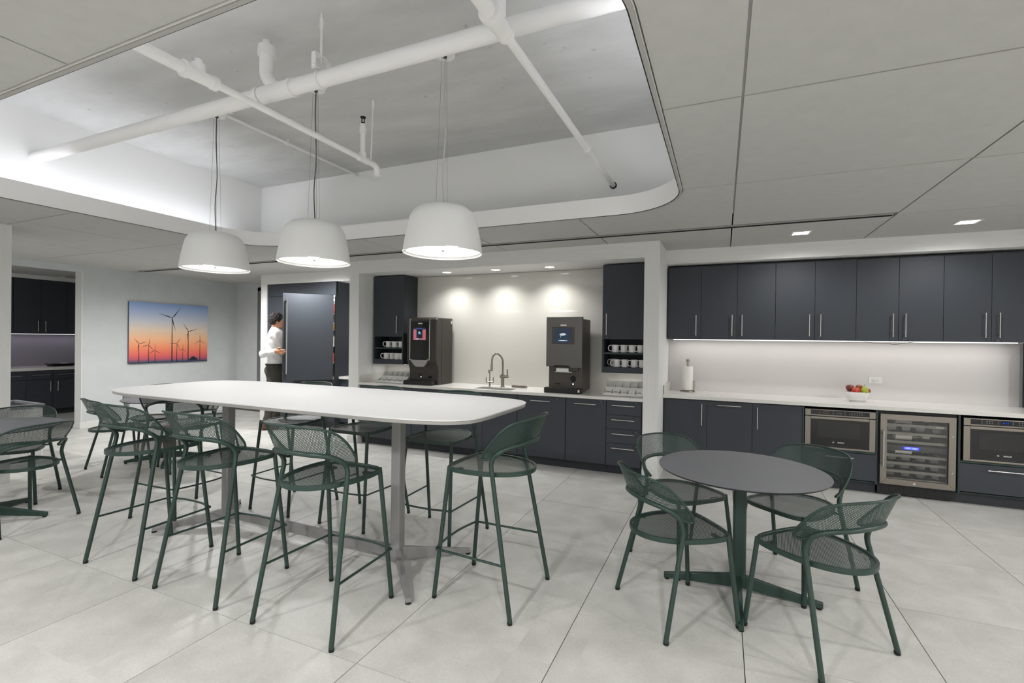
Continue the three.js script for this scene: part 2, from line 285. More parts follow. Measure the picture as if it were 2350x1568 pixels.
  part(r, 'tee', [cyl(V(x2, y2, -1.83), V(x2, y2, -2.0), 0.045, 0.036, seg), cyl(V(x2, y2, -1.82), V(x2, y2, -1.845), 0.05, 0.05, seg), cyl(V(x2, y2, -1.985), V(x2, y2, -2.005), 0.04, 0.04, seg), cyl(V(x2, y2, -1.89), V(x2, YS, -1.89), 0.034, 0.034, seg), cyl(V(x2, y2, -1.89), V(x2, y2 + 0.085, -1.89), 0.045, 0.045, seg)], pipeWhite);
  part(r, 'coupling', [cyl(V(x2, y2 + 0.009, -3.43), V(x2, y2 + 0.009, -3.5), 0.028, 0.028, seg)], pipeWhite);
  part(r, 'wall_sleeve', [cyl(V(x2, y2 + 0.015, -4.345), V(x2, y2 + 0.015, -4.362), 0.031, 0.031, seg)], blackMatte);
  // thin conduit on the slab
  const c = thing('electrical_conduit', 'thin white conduit fixed along the concrete slab at left', 'conduit');
  part(c, 'conduit', [cyl(V(-3.887, 3.355, -2.7), V(-3.887, 3.355, -4.36), 0.013, 0.013, 10)], pipeWhite);
  part(c, 'clamp', [cyl(V(-3.887, 3.355, -3.36), V(-3.887, 3.355, -3.39), 0.02, 0.02, 10), bb(-3.9, -3.874, 3.36, 3.392, -3.385, -3.365)], pipeWhite);
  part(c, 'junction_plate', bb(-3.94, -3.83, 3.372, 3.392, -2.66, -2.78), pipeWhite);
}

// ------------------------------------------------------------------ pendant lamps
{
  const R = 0.263, top = 2.36 - PRIM;
  const prof = []; // outer profile from rim upward, then inner back down
  const outer = [[R, 0], [R * 0.985, 0.035], [R * 0.93, 0.12], [R * 0.875, 0.19], [R * 0.83, 0.235], [R * 0.75, 0.272], [R * 0.62, 0.297], [R * 0.42, 0.312], [R * 0.2, 0.316], [0.006, 0.317]];
  for (const p of outer) prof.push(p); for (let i = outer.length - 1; i >= 0; i--) prof.push([Math.max(0.006, outer[i][0] - 0.007), Math.max(0, outer[i][1] - (i > 4 ? 0.007 : 0))]); prof.push([R, 0]);
  const where = ['leftmost, over the left part of the long table', 'middle one of three over the long table', 'rightmost and nearest of three over the table'];
  PENDANTS.forEach((x, i) => {
    const p = thing('pendant_lamp', 'white dome pendant lamp, ' + where[i], 'pendant lamp', [x, PRIM, PZ], 0, 'pendant lamps over the long table');
    part(p, 'shade', lathe(prof, 64), shadeWhite);
    part(p, 'diffuser', lathe([[0.001, 0.024], [0.1, 0.0235], [R - 0.018, 0.022], [R - 0.018, 0.03], [0.001, 0.032]], 48), lampGlow);
    part(p, 'diffuser_screw', cyl(V(0, 0.012, 0), V(0, 0.024, 0), 0.008, 0.008, 10), chrome);
    part(p, 'rim_lip', (() => { const g = new THREE.TorusGeometry(R - 0.012, 0.004, 6, 56); g.rotateX(Math.PI / 2); return moved(g, 0, 0.018, 0); })(), shadeWhite);
    const len = YS - PRIM;
    part(p, 'power_cord', tube([V(0.004, 0.312, 0), V(-0.006, 0.55, 0.003), V(0.007, 0.8, -0.003), V(-0.002, 1.1, 0.002), V(0, len - 0.03, 0)], 0.0042, 40, 6), std({ color: i === 2 ? 0xc6c4c0 : 0x55534f, roughness: 0.5 }));
    for (let k = 0; k < 3; k++) { const a = k * 2.094 + 0.5; part(p, 'suspension_wire', cyl(V(Math.cos(a) * 0.05, 0.312, Math.sin(a) * 0.05), V(Math.cos(a) * 0.02, len - 0.03, Math.sin(a) * 0.02), 0.0011, 0.0011, 5), std({ color: 0x9b9893, metalness: 0.6, roughness: 0.4 })); }
    part(p, 'canopy', lathe([[0.001, len - 0.034], [0.066, len - 0.034], [0.068, len - 0.028], [0.068, len], [0.001, len]], 28), pipeWhite);
    part(p, 'cord_grip', cyl(V(0, len - 0.05, 0), V(0, len - 0.03, 0), 0.012, 0.012, 10), blackMatte);
    rectLight(x, PRIM + 0.004, PZ, 0.42, 0.42, K_PEND, WARM, x, 0, PZ);
  });
}
// square ceiling downlights and round recess downlights
DOWN.forEach(([x, z, cd], i) => {
  const where = ['over the kitchen run, left of two', 'over the kitchen run, right of two', 'by the right wall', 'by the right wall near the rear', 'in the near right corner', 'behind the viewer, right', 'behind the viewer, middle', 'behind the viewer, left', 'behind the viewer, far left', 'left of the column', 'behind the column', 'before the refrigerator, hidden by a pendant', 'before the picture wall, hidden by a pendant'][i];
  const d = thing('square_downlight', 'square recessed downlight ' + where, 'downlight', [x, YC, z], 0, 'square ceiling downlights');
  part(d, 'trim_frame', [bb(-0.085, 0.085, -0.004, 0.001, 0.066, 0.085), bb(-0.085, 0.085, -0.004, 0.001, -0.085, -0.066), bb(-0.085, -0.066, -0.004, 0.001, -0.066, 0.066), bb(0.066, 0.085, -0.004, 0.001, -0.066, 0.066)], trimWhite);
  part(d, 'lens', bb(-0.066, 0.066, -0.002, 0.0005, -0.066, 0.066), downGlow);
  spotLight(x, YC - 0.012, z, cd * K_DOWN, WARM, x, 0, z, 1.5, 0.5, 3);
});
RECESS_DOWN.forEach(([x, z, cd], i) => {
  const d = thing('round_downlight', 'round recessed downlight above the drinks counter, ' + ['left', 'middle', 'right'][i] + ' of three', 'downlight', [x, 2.375, z], 0, 'round downlights over the drinks counter');
  part(d, 'trim_ring', (() => { const g = new THREE.TorusGeometry(0.062, 0.005, 8, 32); g.rotateX(Math.PI / 2); return g; })(), trimWhite);
  part(d, 'lens', lathe([[0.001, -0.003], [0.058, -0.002], [0.058, 0.001], [0.001, 0.001]], 28), downGlow);
  spotLight(x, 2.362, z, K_RECESS, WARM, x, 0, z - 0.1, 1.2, 1, 3);
});

// ------------------------------------------------------------------ chairs and stools
// local frame: +z is the front of the seat, y up, feet on y = 0
function seatOutline(n = 120) {
  const h = [[0, 0.216], [0.1, 0.213], [0.158, 0.2], [0.194, 0.172], [0.21, 0.12], [0.213, 0.04], [0.204, -0.045], [0.181, -0.12], [0.14, -0.19], [0.08, -0.24], [0, -0.26]];
  const pts = h.map(p => V(p[0], 0, p[1])); for (let i = h.length - 2; i > 0; i--) pts.push(V(-h[i][0], 0, h[i][1]));
  return new THREE.CatmullRomCurve3(pts, true).getPoints(n).slice(0, n);
}
const OUT = seatOutline(), insideSeat = (x, z, m) => { // signed test with margin m
  let inside = false, dmin = 1e9;
  for (let i = 0, j = OUT.length - 1; i < OUT.length; j = i++) {
    const a = OUT[i], b = OUT[j];
    if ((a.z > z) !== (b.z > z) && x < (b.x - a.x) * (z - a.z) / (b.z - a.z) + a.x) inside = !inside;
    dmin = Math.min(dmin, Math.hypot(a.x - x, a.z - z));
  }
  return inside && dmin > m;
};
// a punched sheet: diamonds left open between the strands, 8 triangles for each hole
function lattice(du, dv, i0, i1, j0, j1, keep, at, s = 0.68) {
  const pos = [];
  const tri = (...p) => { for (const q of p) pos.push(q.x, q.y, q.z); };
  for (let i = i0; i <= i1; i++) for (let j = j0; j <= j1; j++) {
    if ((i + j) % 2 === 0) continue;
    const u = i * du, v = j * dv; if (!keep(u, v)) continue;
    const O = [at(u + du, v), at(u, v + dv), at(u - du, v), at(u, v - dv)], I = [at(u + s * du, v), at(u, v + s * dv), at(u - s * du, v), at(u, v - s * dv)];
    for (let k = 0; k < 4; k++) { const l = (k + 1) % 4; tri(O[k], O[l], I[l]); tri(O[k], I[l], I[k]); }
  }
  const g = new THREE.BufferGeometry(); g.setAttribute('position', new THREE.Float32BufferAttribute(pos, 3)); g.computeVertexNormals(); return g;
}
const meshGreen = greenMetal.clone(); meshGreen.side = THREE.DoubleSide;
// backrest: lower and upper edge from the middle of the back forward to the rounded tip, y measured from the seat
const LOW = [[0, 0.178, -0.26], [0.06, 0.177, -0.255], [0.115, 0.173, -0.24], [0.165, 0.166, -0.21], [0.2, 0.15, -0.172], [0.217, 0.124, -0.135], [0.223, 0.1, -0.1], [0.225, 0.088, -0.068], [0.228, 0.094, -0.052]];
const UPP = [[0, 0.316, -0.318], [0.075, 0.315, -0.31], [0.14, 0.31, -0.287], [0.195, 0.299, -0.248], [0.233, 0.273, -0.2], [0.252, 0.23, -0.155], [0.256, 0.175, -0.11], [0.246, 0.125, -0.07], [0.228, 0.094, -0.052]];
const edgeCurve = q => new THREE.CatmullRomCurve3([...q.slice(1).reverse().map(p => V(-p[0], p[1], p[2])), ...q.map(p => V(...p))]);
const LOWC = edgeCurve(LOW), UPPC = edgeCurve(UPP), ALEN = LOWC.getLength() * 1.06;
const backH = s => LOWC.getPoint((s + 1) / 2).distanceTo(UPPC.getPoint((s + 1) / 2));
function backPoint(s, v) { const k = Math.max(0, Math.min(1, (s + 1) / 2)), a = LOWC.getPoint(k), b = UPPC.getPoint(k), h = a.distanceTo(b); return a.lerp(b, h > 1e-4 ? Math.max(-0.1, Math.min(1.1, v / h)) : 0); }
function seatGeos() {
  const at = (u, v) => V(u, -0.007 * (1 - Math.min(1, (u * u + (v) * (v)) / 0.05)), v);
  const sheet = lattice(0.0052, 0.0042, -44, 44, -66, 56, (u, v) => insideSeat(u, v, 0.007), at, 0.47);
  // rim: swept rounded strip along the outline
  const rim = []; const n = OUT.length, prof = [[0.004, 0.004], [-0.010, 0.004], [-0.012, 0.0], [-0.006, -0.003], [-0.002, -0.018], [0.002, -0.021], [0.004, -0.017]];
  const P = (i, k) => { const a = OUT[(i + n - 1) % n], b = OUT[(i + 1) % n], t = b.clone().sub(a).normalize(), p = OUT[i % n]; const nx = p.x >= 0 || true ? -t.z : t.z, nz = t.x; const sgn = (p.x * nx + p.z * nz) > 0 ? 1 : -1; return V(p.x + sgn * nx * prof[k][0], prof[k][1], p.z + sgn * nz * prof[k][0]); };
  for (let i = 0; i < n; i++) for (let k = 0; k < prof.length; k++) { const l = (k + 1) % prof.length, j = (i + 1) % n; const a = P(i, k), b = P(j, k), c = P(j, l), d = P(i, l); rim.push(a, c, b, a, d, c); }
  const g = new THREE.BufferGeometry(); g.setAttribute('position', new THREE.Float32BufferAttribute(rim.flatMap(p => [p.x, p.y, p.z]), 3)); g.computeVertexNormals();
  return [sheet, g];
}
const [SEAT_SHEET, SEAT_RIM] = seatGeos();
const BACK_SHEET = lattice(0.0054, 0.0043, -80, 80, 0, 40, (u, v) => { const s = 2 * u / ALEN; if (Math.abs(s) > 0.99) return false; const h = backH(s); return v > 0.002 && v < h - 0.002; }, (u, v) => backPoint(2 * u / ALEN, v), 0.54);
const BACK_RIM = (() => { const p = []; for (let i = 0; i <= 48; i++) { const s = -1 + i / 24; p.push(backPoint(s, backH(s))); } for (let i = 47; i > 0; i--) { const s = -1 + i / 24; p.push(backPoint(s, 0)); } return tube(p, 0.0064, 240, 8, true); })();
function makeSeat(name, hs, zf, stool) {
  const t = thing(name, 'x', 'x'), lift = stool ? -0.01 : 0.012, R = 0.0125;
  const seat = part(t, 'seat', SEAT_SHEET, meshGreen); seat.position.y = hs;
  part(seat, 'seat_rim', SEAT_RIM, meshGreen);
  for (const s of [-1, 1]) part(seat, 'underside_pad', moved(rb(-0.03, 0.03, -0.03, -0.016, -0.012, 0.012, 0.003), s * 0.13, 0, 0.15), blackRubber);
  const back = part(t, 'backrest', BACK_SHEET, meshGreen); back.position.y = hs + lift;
  part(back, 'backrest_rim', BACK_RIM, greenMetal);
  const y0 = hs + lift, rail = []; for (let i = -10; i <= 10; i++) { const p = LOWC.getPoint(0.5 + i / 10 * 0.315); rail.push(V(p.x, p.y + y0 - 0.004, p.z)); }
  part(t, 'back_rail', tube(rail, R, 70, 10), greenMetal);
  const foot = (leg, x, z, dx, dz) => part(leg, 'foot_glide', cyl(V(x, 0, z), V(x + dx * 0.016, 0.016, z + dz * 0.016), R, 0.0138, 12), blackRubber);
  for (const s of [-1, 1]) {
    const a = V(s * 0.224, 0.012, zf), b = V(s * 0.19, hs + 0.006, 0.178);
    const l = part(t, 'leg', cyl(a, b, R, R, 14), greenMetal);
    foot(l, s * 0.224, zf, (b.x - a.x) / hs, (b.z - a.z) / hs);
    const p = V(s * 0.266, 0.012, -zf), q = V(s * 0.223, hs + 0.005, -0.113), e = rail[s > 0 ? 20 : 0], m = rail[s > 0 ? 19 : 1];
    const L = part(t, 'leg', [cyl(p, q, R, R, 14), tube([q, V(s * 0.2205, hs + 0.035, -0.107), V(s * 0.2195, hs + 0.065, -0.106), V((e.x + s * 0.2195) / 2, (e.y + hs + 0.075) / 2, (e.z - 0.108) / 2 + 0.003), e, m], R, 26, 12)], greenMetal);
    foot(L, s * 0.266, -zf, (q.x - p.x) / hs, (q.z - p.z) / hs);
    part(t, 'seat_bracket', cyl(V(s * 0.224, hs - 0.012, -0.115), V(s * 0.17, hs - 0.012, -0.1), 0.008, 0.008, 10), greenMetal);
  }
  if (stool) {
    const y = 0.285, k = y / hs, zb = -zf + (zf - 0.113) * k, xb = 0.266 - 0.043 * k, xf = 0.224 - 0.034 * k, z2 = zf + (0.178 - zf) * k;
    const P = []; for (const s of [-1, 1]) P.push([V(s * xb, y, zb), V(s * (xf + 0.021), y, z2 - 0.02), V(s * (xf + 0.016), y, z2 + 0.014), V(s * (xf - 0.006), y, z2 + 0.02), V(s * xf * 0.62, y, z2 + 0.034), V(s * xf * 0.3, y, z2 + 0.042)]);
    part(t, 'foot_ring', tube([...P[0], ...P[1].reverse()], 0.0068, 120, 8, false, 0.35), greenMetal);
  }
  return t;
}
const D2R = Math.PI / 180;
const stools = [
  [-3.484, -1.977, 180, 'green mesh bar stool, leftmost of three along the near side of the white table'],
  [-2.753, -1.975, 180, 'green mesh bar stool, middle of three along the near side of the white table'],
  [-1.932, -1.973, 180, 'green mesh bar stool, rightmost of three along the near side of the white table'],
  [-1.230, -2.542, -92, 'green mesh bar stool at the right end of the long white table'],
  [-3.461, -3.106, 0, 'green mesh bar stool on the far side of the white table, nearest the person'],
  [-2.681, -3.113, -1, 'green mesh bar stool, middle of three on the far side of the white table'],
  [-1.930, -3.100, 0, 'green mesh bar stool on the far side of the white table, right of three'],
  [-4.105, -2.565, 90, 'green mesh bar stool at the left end of the long white table']];
const chairs = [
  [0.439, -2.792, -134, 'green mesh chair at the right round table, front right and nearest the viewer'],
  [-0.217, -2.785, 127, 'green mesh chair at the right round table, front left beside the bar stool'],
  [-0.230, -3.450, 45, 'green mesh chair at the right round table, back left by the white pillar'],
  [0.415, -3.468, -40.5, 'green mesh chair at the right round table, back right before the microwave'],
  [-6.06, -3.09, 169, 'green mesh chair at the middle-left round table, its back towards the viewer'],
  [-5.52, -3.50, -101, 'green mesh chair at the middle-left round table, on its right side'],
  [-5.90, -4.02, -11, 'green mesh chair at the middle-left round table, far side behind the long table'],
  [-6.44, -3.64, 79, 'green mesh chair at the middle-left round table, on its left against the wall'],
  [-4.99, -1.87, -77, 'green mesh chair at the round table cut by the left edge, nearest the viewer'],
  [-5.74, -2.10, 52, 'green mesh chair at the round table cut by the left edge, far side']];
const stool0 = makeSeat('bar_stool', 0.748, 0.251, true), chair0 = makeSeat('dining_chair', 0.468, 0.222, false);
function placeAll(proto, name, list, cat, group) {
  list.forEach(([x, z, a, label], i) => {
    let o = proto; if (i) { o = proto.clone(); o.name = numbered(name); scene.add(o); }
    o.userData = { label, category: cat, group }; o.position.set(x, 0, z); o.rotation.set(0, a * D2R, 0);
  });
}
placeAll(stool0, 'bar_stool', stools, 'bar stool', 'bar stools round the long white table');
placeAll(chair0, 'dining_chair', chairs, 'chair', 'mesh chairs at the round tables');

// ------------------------------------------------------------------ tables
{ // long bar-height table
  const cx = -2.735, cz = -2.557, A = 1.58, B = 0.555, N = 6, yT = 1.066;
  const sh = (d) => { const s = new THREE.Shape(), n = 160; for (let i = 0; i < n; i++) { const t = i / n * 2 * Math.PI, c = Math.cos(t), q = Math.sin(t); const x = Math.sign(c) * Math.pow(Math.abs(c), 2 / N) * (A - d), y = Math.sign(q) * Math.pow(Math.abs(q), 2 / N) * (B - d); i ? s.lineTo(x, y) : s.moveTo(x, y); } s.closePath(); return s; };
  const t = thing('bar_table', 'long bar-height table with a soft-cornered white top on two grey posts', 'table', [cx, 0, cz]);
  const lay = (d, y0, y1, bev) => { const g = new THREE.ExtrudeGeometry(sh(d + bev), { depth: y1 - y0 - 2 * bev, bevelEnabled: bev > 0, bevelSize: bev, bevelThickness: bev, bevelSegments: 2 }); g.rotateX(-Math.PI / 2); g.translate(0, y0 + bev, 0); return g; };
  part(t, 'table_top', lay(0, yT - 0.007, yT, 0.002), barTop);
  part(t, 'top_edge', lay(0.003, yT - 0.026, yT - 0.007, 0.004), barEdge);
  for (const s of [-1, 1]) {
    const x = s * 0.815;
    const p = part(t, 'post', [rb(x - 0.035, x + 0.035, 0.035, yT - 0.03, -0.035, 0.035, 0.012, 3)], greyMetal);
    part(p, 'mounting_plate', rb(x - 0.2, x + 0.2, yT - 0.034, yT - 0.026, -0.2, 0.2, 0.003), greyMetal);
    for (const q of [-1, 1]) part(t, 'leg', blade(V(x, 0, 0), V(x + s * 0.342, 0, q * 0.35), 0.125, 0.055, 0.034, 0.013), greyMetal);
    for (const q of [-1, 1]) part(t, 'foot_pad', cyl(V(x + s * 0.335, 0, q * 0.343), V(x + s * 0.335, 0.012, q * 0.343), 0.017, 0.017, 12), blackRubber);
  }
  part(t, 'stretcher', rb(-0.81, 0.81, 0.055, 0.125, -0.016, 0.016, 0.004), greyMetal);
}
function blade(a, b, top, bot, tipTop, tipBot, th = 0.03) { // tapering foot blade from post a to tip b
  const d = V(b.x - a.x, 0, b.z - a.z), L = d.length(), s = new THREE.Shape(); s.moveTo(0, bot - 0.012); s.lineTo(L, tipBot); s.lineTo(L, tipTop); s.lineTo(0, top); s.closePath();
  const g = new THREE.ExtrudeGeometry(s, { depth: th - 0.008, bevelEnabled: true, bevelSize: 0.003, bevelThickness: 0.004, bevelSegments: 2 }); g.translate(0, 0, -th / 2 + 0.004);
  g.rotateY(-Math.atan2(d.z, d.x)); g.translate(a.x, 0, a.z); return g;
}
function roundTable(x, z, turn, label, R = 0.459) {
  const t = thing('round_table', label, 'table', [x, 0, z], turn, 'round tables with green bases'), y = 0.738;
  const top = lathe([[0.001, y - 0.012], [R - 0.008, y - 0.012], [R - 0.002, y - 0.006], [R - 0.001, y - 0.002]], 96), face = lathe([[R - 0.001, y - 0.002], [R - 0.003, y], [0.001, y]], 96);
  const p = face.attributes.position, uv = face.attributes.uv; for (let i = 0; i < p.count; i++) uv.setXY(i, p.getX(i), p.getZ(i));
  part(t, 'table_top', face, roundTop); part(t, 'top_edge', top, roundEdge);
  const post = part(t, 'post', rb(-0.036, 0.036, 0.04, y - 0.02, -0.03, 0.03, 0.018, 4), greenMetal);
  part(post, 'mounting_plate', cyl(V(0, y - 0.022, 0), V(0, y - 0.012, 0), 0.13, 0.13, 28), greenMetal);
  for (let k = 0; k < 4; k++) { const c = Math.cos(k * Math.PI / 2), s = Math.sin(k * Math.PI / 2); const l = part(t, 'leg', blade(V(c * 0.02, 0, s * 0.02), V(c * 0.42, 0, s * 0.42), 0.112, 0.05, 0.036, 0.012, 0.026), greenMetal); part(l, 'foot_pad', cyl(V(c * 0.405, 0, s * 0.405), V(c * 0.405, 0.012, s * 0.405), 0.014, 0.014, 12), blackRubber); }
}
roundTable(0.106, -3.127, 0, 'round charcoal table on a green cross base at right, before the kitchen run');
roundTable(-5.98, -3.56, 45 * D2R + 0.1, 'round charcoal table on a green base, middle-left behind the long white table');
roundTable(-5.33, -1.80, 34 * D2R, 'round charcoal table on a green base, cut off by the left edge of the picture');

// ------------------------------------------------------------------ cabinets (fronts look along +z of their run)
const WORLD = { x: 0, z: 0, turn: 0 };
function unit(run, name, label, cat, cx, zb, group) { // thing whose base is the point (cx, zb) of the run
  const c = Math.cos(run.turn), s = Math.sin(run.turn);
  const t = thing(name, label, cat, [run.x + cx * c + zb * s, 0, run.z - cx * s + zb * c], run.turn, group);
  t.userData.off = undefined; delete t.userData.off;
  const add = (parent, n, geos, mat) => part(parent, n, (Array.isArray(geos) ? merge(geos) : geos).translate(-cx, 0, -zb), mat);
  return { t, add };
}
function bar(p, q, dz = 0.032, r = 0.0055) { // bar handle from p to q, both on the front plane
  const v = q.clone().sub(p).normalize(), a = p.clone().addScaledVector(v, 0.03), b = q.clone().addScaledVector(v, -0.03), o = V(0, 0, dz);
  return [cyl(p.clone().add(o), q.clone().add(o), r, r, 10), cyl(a, a.clone().add(o), r * 0.8, r * 0.8, 8), cyl(b, b.clone().add(o), r * 0.8, r * 0.8, 8)];
}
const tape = std({ color: 0x101012, roughness: 0.5 }), tapeText = std({ color: 0x8f9193, roughness: 0.6 });
function front(u, kind, x0, x1, y0, y1, z, handle, plate, mat = cabinet) {
  const d = u.add(u.t, kind, rb(x0 + 0.0015, x1 - 0.0015, y0 + 0.0015, y1 - 0.0015, z - 0.019, z, 0.0018), mat);
  if (handle) u.add(d, 'handle', bar(V(handle[0], handle[1], z), V(handle[2], handle[3], z)), steel);
  if (plate) u.add(u.add(d, 'label_tape', bb(plate[0] - 0.036, plate[0] + 0.036, plate[1] - 0.0055, plate[1] + 0.0055, z, z + 0.001), tape), 'label_print', bb(plate[0] - 0.014, plate[0] + 0.014, plate[1] - 0.0018, plate[1] + 0.0018, z + 0.001, z + 0.0013), tapeText);
  return d;
}
function carcass(u, x0, x1, y0, y1, zf, zb, mat = cabinetDark) { u.add(u.t, 'body', bb(x0, x1, y0, y1, zf - 0.0205, zb), mat); }
function toe(u, x0, x1, z) { u.add(u.t, 'toe_kick', bb(x0, x1, 0, 0.098, z - 0.062, z - 0.08), toeMat); }

{ // wall cabinets over the kitchen run
  const z = -6.0, y0 = 1.508, y1 = 2.352, e = [-0.598, -0.234, 0.147, 0.528, 0.900, 1.268, 1.625, 1.979, 2.337, 2.70];
  const names = ['single-door slate wall cabinet at the left end of the kitchen run', 'two-door slate wall cabinet, second from the left of the kitchen run', 'two-door slate wall cabinet in the middle of the kitchen run', 'two-door slate wall cabinet with a loose wire below, over the fruit bowl', 'two-door slate wall cabinet at the right end of the kitchen run'];
  [[0], [1, 2], [3, 4], [5, 6], [7, 8]].forEach((ds, k) => {
    const u = unit(WORLD, 'wall_cabinet', names[k], 'cabinet', (e[ds[0]] + e[ds[ds.length - 1] + 1]) / 2, -6.34, 'wall cabinets of the kitchen run');
    carcass(u, e[ds[0]] + (k ? 0.001 : -0.015), e[ds[ds.length - 1] + 1] - 0.001, y0 + 0.002, y1 + 0.012, z, -6.338);
    ds.forEach((d, i) => {
      const hx = i === 0 ? e[d + 1] - 0.052 : e[d] + 0.05; front(u, 'door', e[d], e[d + 1], y0, y1, z, [hx, 1.55, hx, 1.787], (d === 6 || d === 8) ? [hx, 1.522] : null);
    });
  });
  solo('under_cabinet_wire', 'thin loose black wire drooping under the wall cabinets above the fruit bowl', 'wire', tube([V(1.33, 1.504, -6.02), V(1.42, 1.488, -6.015), V(1.5, 1.486, -6.01), V(1.6, 1.476, -6.01), V(1.68, 1.49, -6.015), V(1.76, 1.503, -6.02)], 0.002, 30, 6), blackMatte);
  solo('under_cabinet_light', 'slim glowing light strip under the wall cabinets of the kitchen run', 'light strip', bb(-0.55, 2.6, 1.497, 1.5075, -6.2, -6.17), stripGlow, 'light strips under cabinets');
  rectLight(1.03, 1.494, -6.19, 3.1, 0.03, K_UNDER, 0xfdf6f4, 1.03, 0, -6.22);
}
{ // base cabinets of the kitchen run
  const z = -5.745, zb = -6.335, top = 0.826;
  let u = unit(WORLD, 'base_cabinet', 'slate base cabinet with one door at the left end of the kitchen run', 'cabinet', -0.376, zb, 'base cabinets of the kitchen run');
  carcass(u, -0.615, -0.15, 0.098, top, z, zb); toe(u, -0.615, -0.15, z); front(u, 'door', -0.603, -0.149, 0.1, top - 0.004, z, [-0.202, 0.55, -0.202, 0.786]);
  u = unit(WORLD, 'base_cabinet', 'slate base cabinet with a horizontal top handle, second in the kitchen run', 'cabinet', 0.077, zb, 'base cabinets of the kitchen run');
  carcass(u, -0.148, 0.301, 0.098, top, z, zb); toe(u, -0.149, 0.302, z); front(u, 'door', -0.149, 0.302, 0.1, top - 0.004, z, [-0.044, 0.783, 0.193, 0.783]);
  u = unit(WORLD, 'base_cabinet', 'slate base cabinet with a vertical handle at left, beside the left microwave', 'cabinet', 0.534, zb, 'base cabinets of the kitchen run');
  carcass(u, 0.303, 0.765, 0.098, top, z, zb); toe(u, 0.302, 0.765, z); front(u, 'door', 0.302, 0.765, 0.1, top - 0.004, z, [0.349, 0.556, 0.349, 0.786]);
  for (const [x0, x1, s, label] of [[0.767, 1.405, 1, 'slate cabinet housing the left microwave, drawer below it'], [2.018, 2.66, 1, 'slate cabinet housing the right microwave, drawer below it']]) {
    u = unit(WORLD, 'appliance_cabinet', label, 'cabinet', (x0 + x1) / 2, zb, 'base cabinets of the kitchen run');
    u.add(u.t, 'body', [bb(x0, x0 + 0.016, 0.098, top, z - 0.002, zb), bb(x1 - 0.016, x1, 0.098, top, z - 0.002, zb), bb(x0 + 0.016, x1 - 0.016, 0.39, 0.405, z - 0.002, zb), bb(x0 + 0.016, x1 - 0.016, 0.098, 0.11, z - 0.03, zb), bb(x0 + 0.016, x1 - 0.016, 0.11, top, zb + 0.02, zb)], greenCase);
    toe(u, x0, x1, z); front(u, 'drawer', x0 + 0.002, x1 - 0.002, 0.122, 0.386, z, [x0 + 0.2, 0.34, x1 - 0.2, 0.34]);
  }
  solo('kitchen_countertop', 'white stone countertop of the kitchen run with a short upstand at left', 'countertop', [rb(-0.616, 4.0, 0.832, 0.872, -6.34, -5.725, 0.003), rb(-0.612, -0.592, 0.87, 0.972, -6.34, -5.73, 0.002)], counterMat);
  u = unit(WORLD, 'tall_cabinet', 'dark cabinet side at the right edge, closing the kitchen run', 'cabinet', 2.95, -6.34);
  u.add(u.t, 'body', bb(2.705, 3.3, 0.872, 1.505, -6.33, -6.02), cabinetDark); u.add(u.t, 'door', rb(2.705, 3.3, 0.875, 1.503, -6.02, -6.0, 0.002), cabinet);
  u = unit(WORLD, 'base_cabinet', 'slate base cabinet right of the right microwave, outside the picture', 'cabinet', 3.3, zb, 'base cabinets of the kitchen run');
  carcass(u, 2.665, 4.0, 0.098, top, z, zb); toe(u, 2.665, 4.0, z); front(u, 'door', 2.665, 3.3, 0.1, top, z, [2.72, 0.55, 2.72, 0.786]); front(u, 'door', 3.3, 4.0, 0.1, top, z, [3.94, 0.55, 3.94, 0.786]);
}
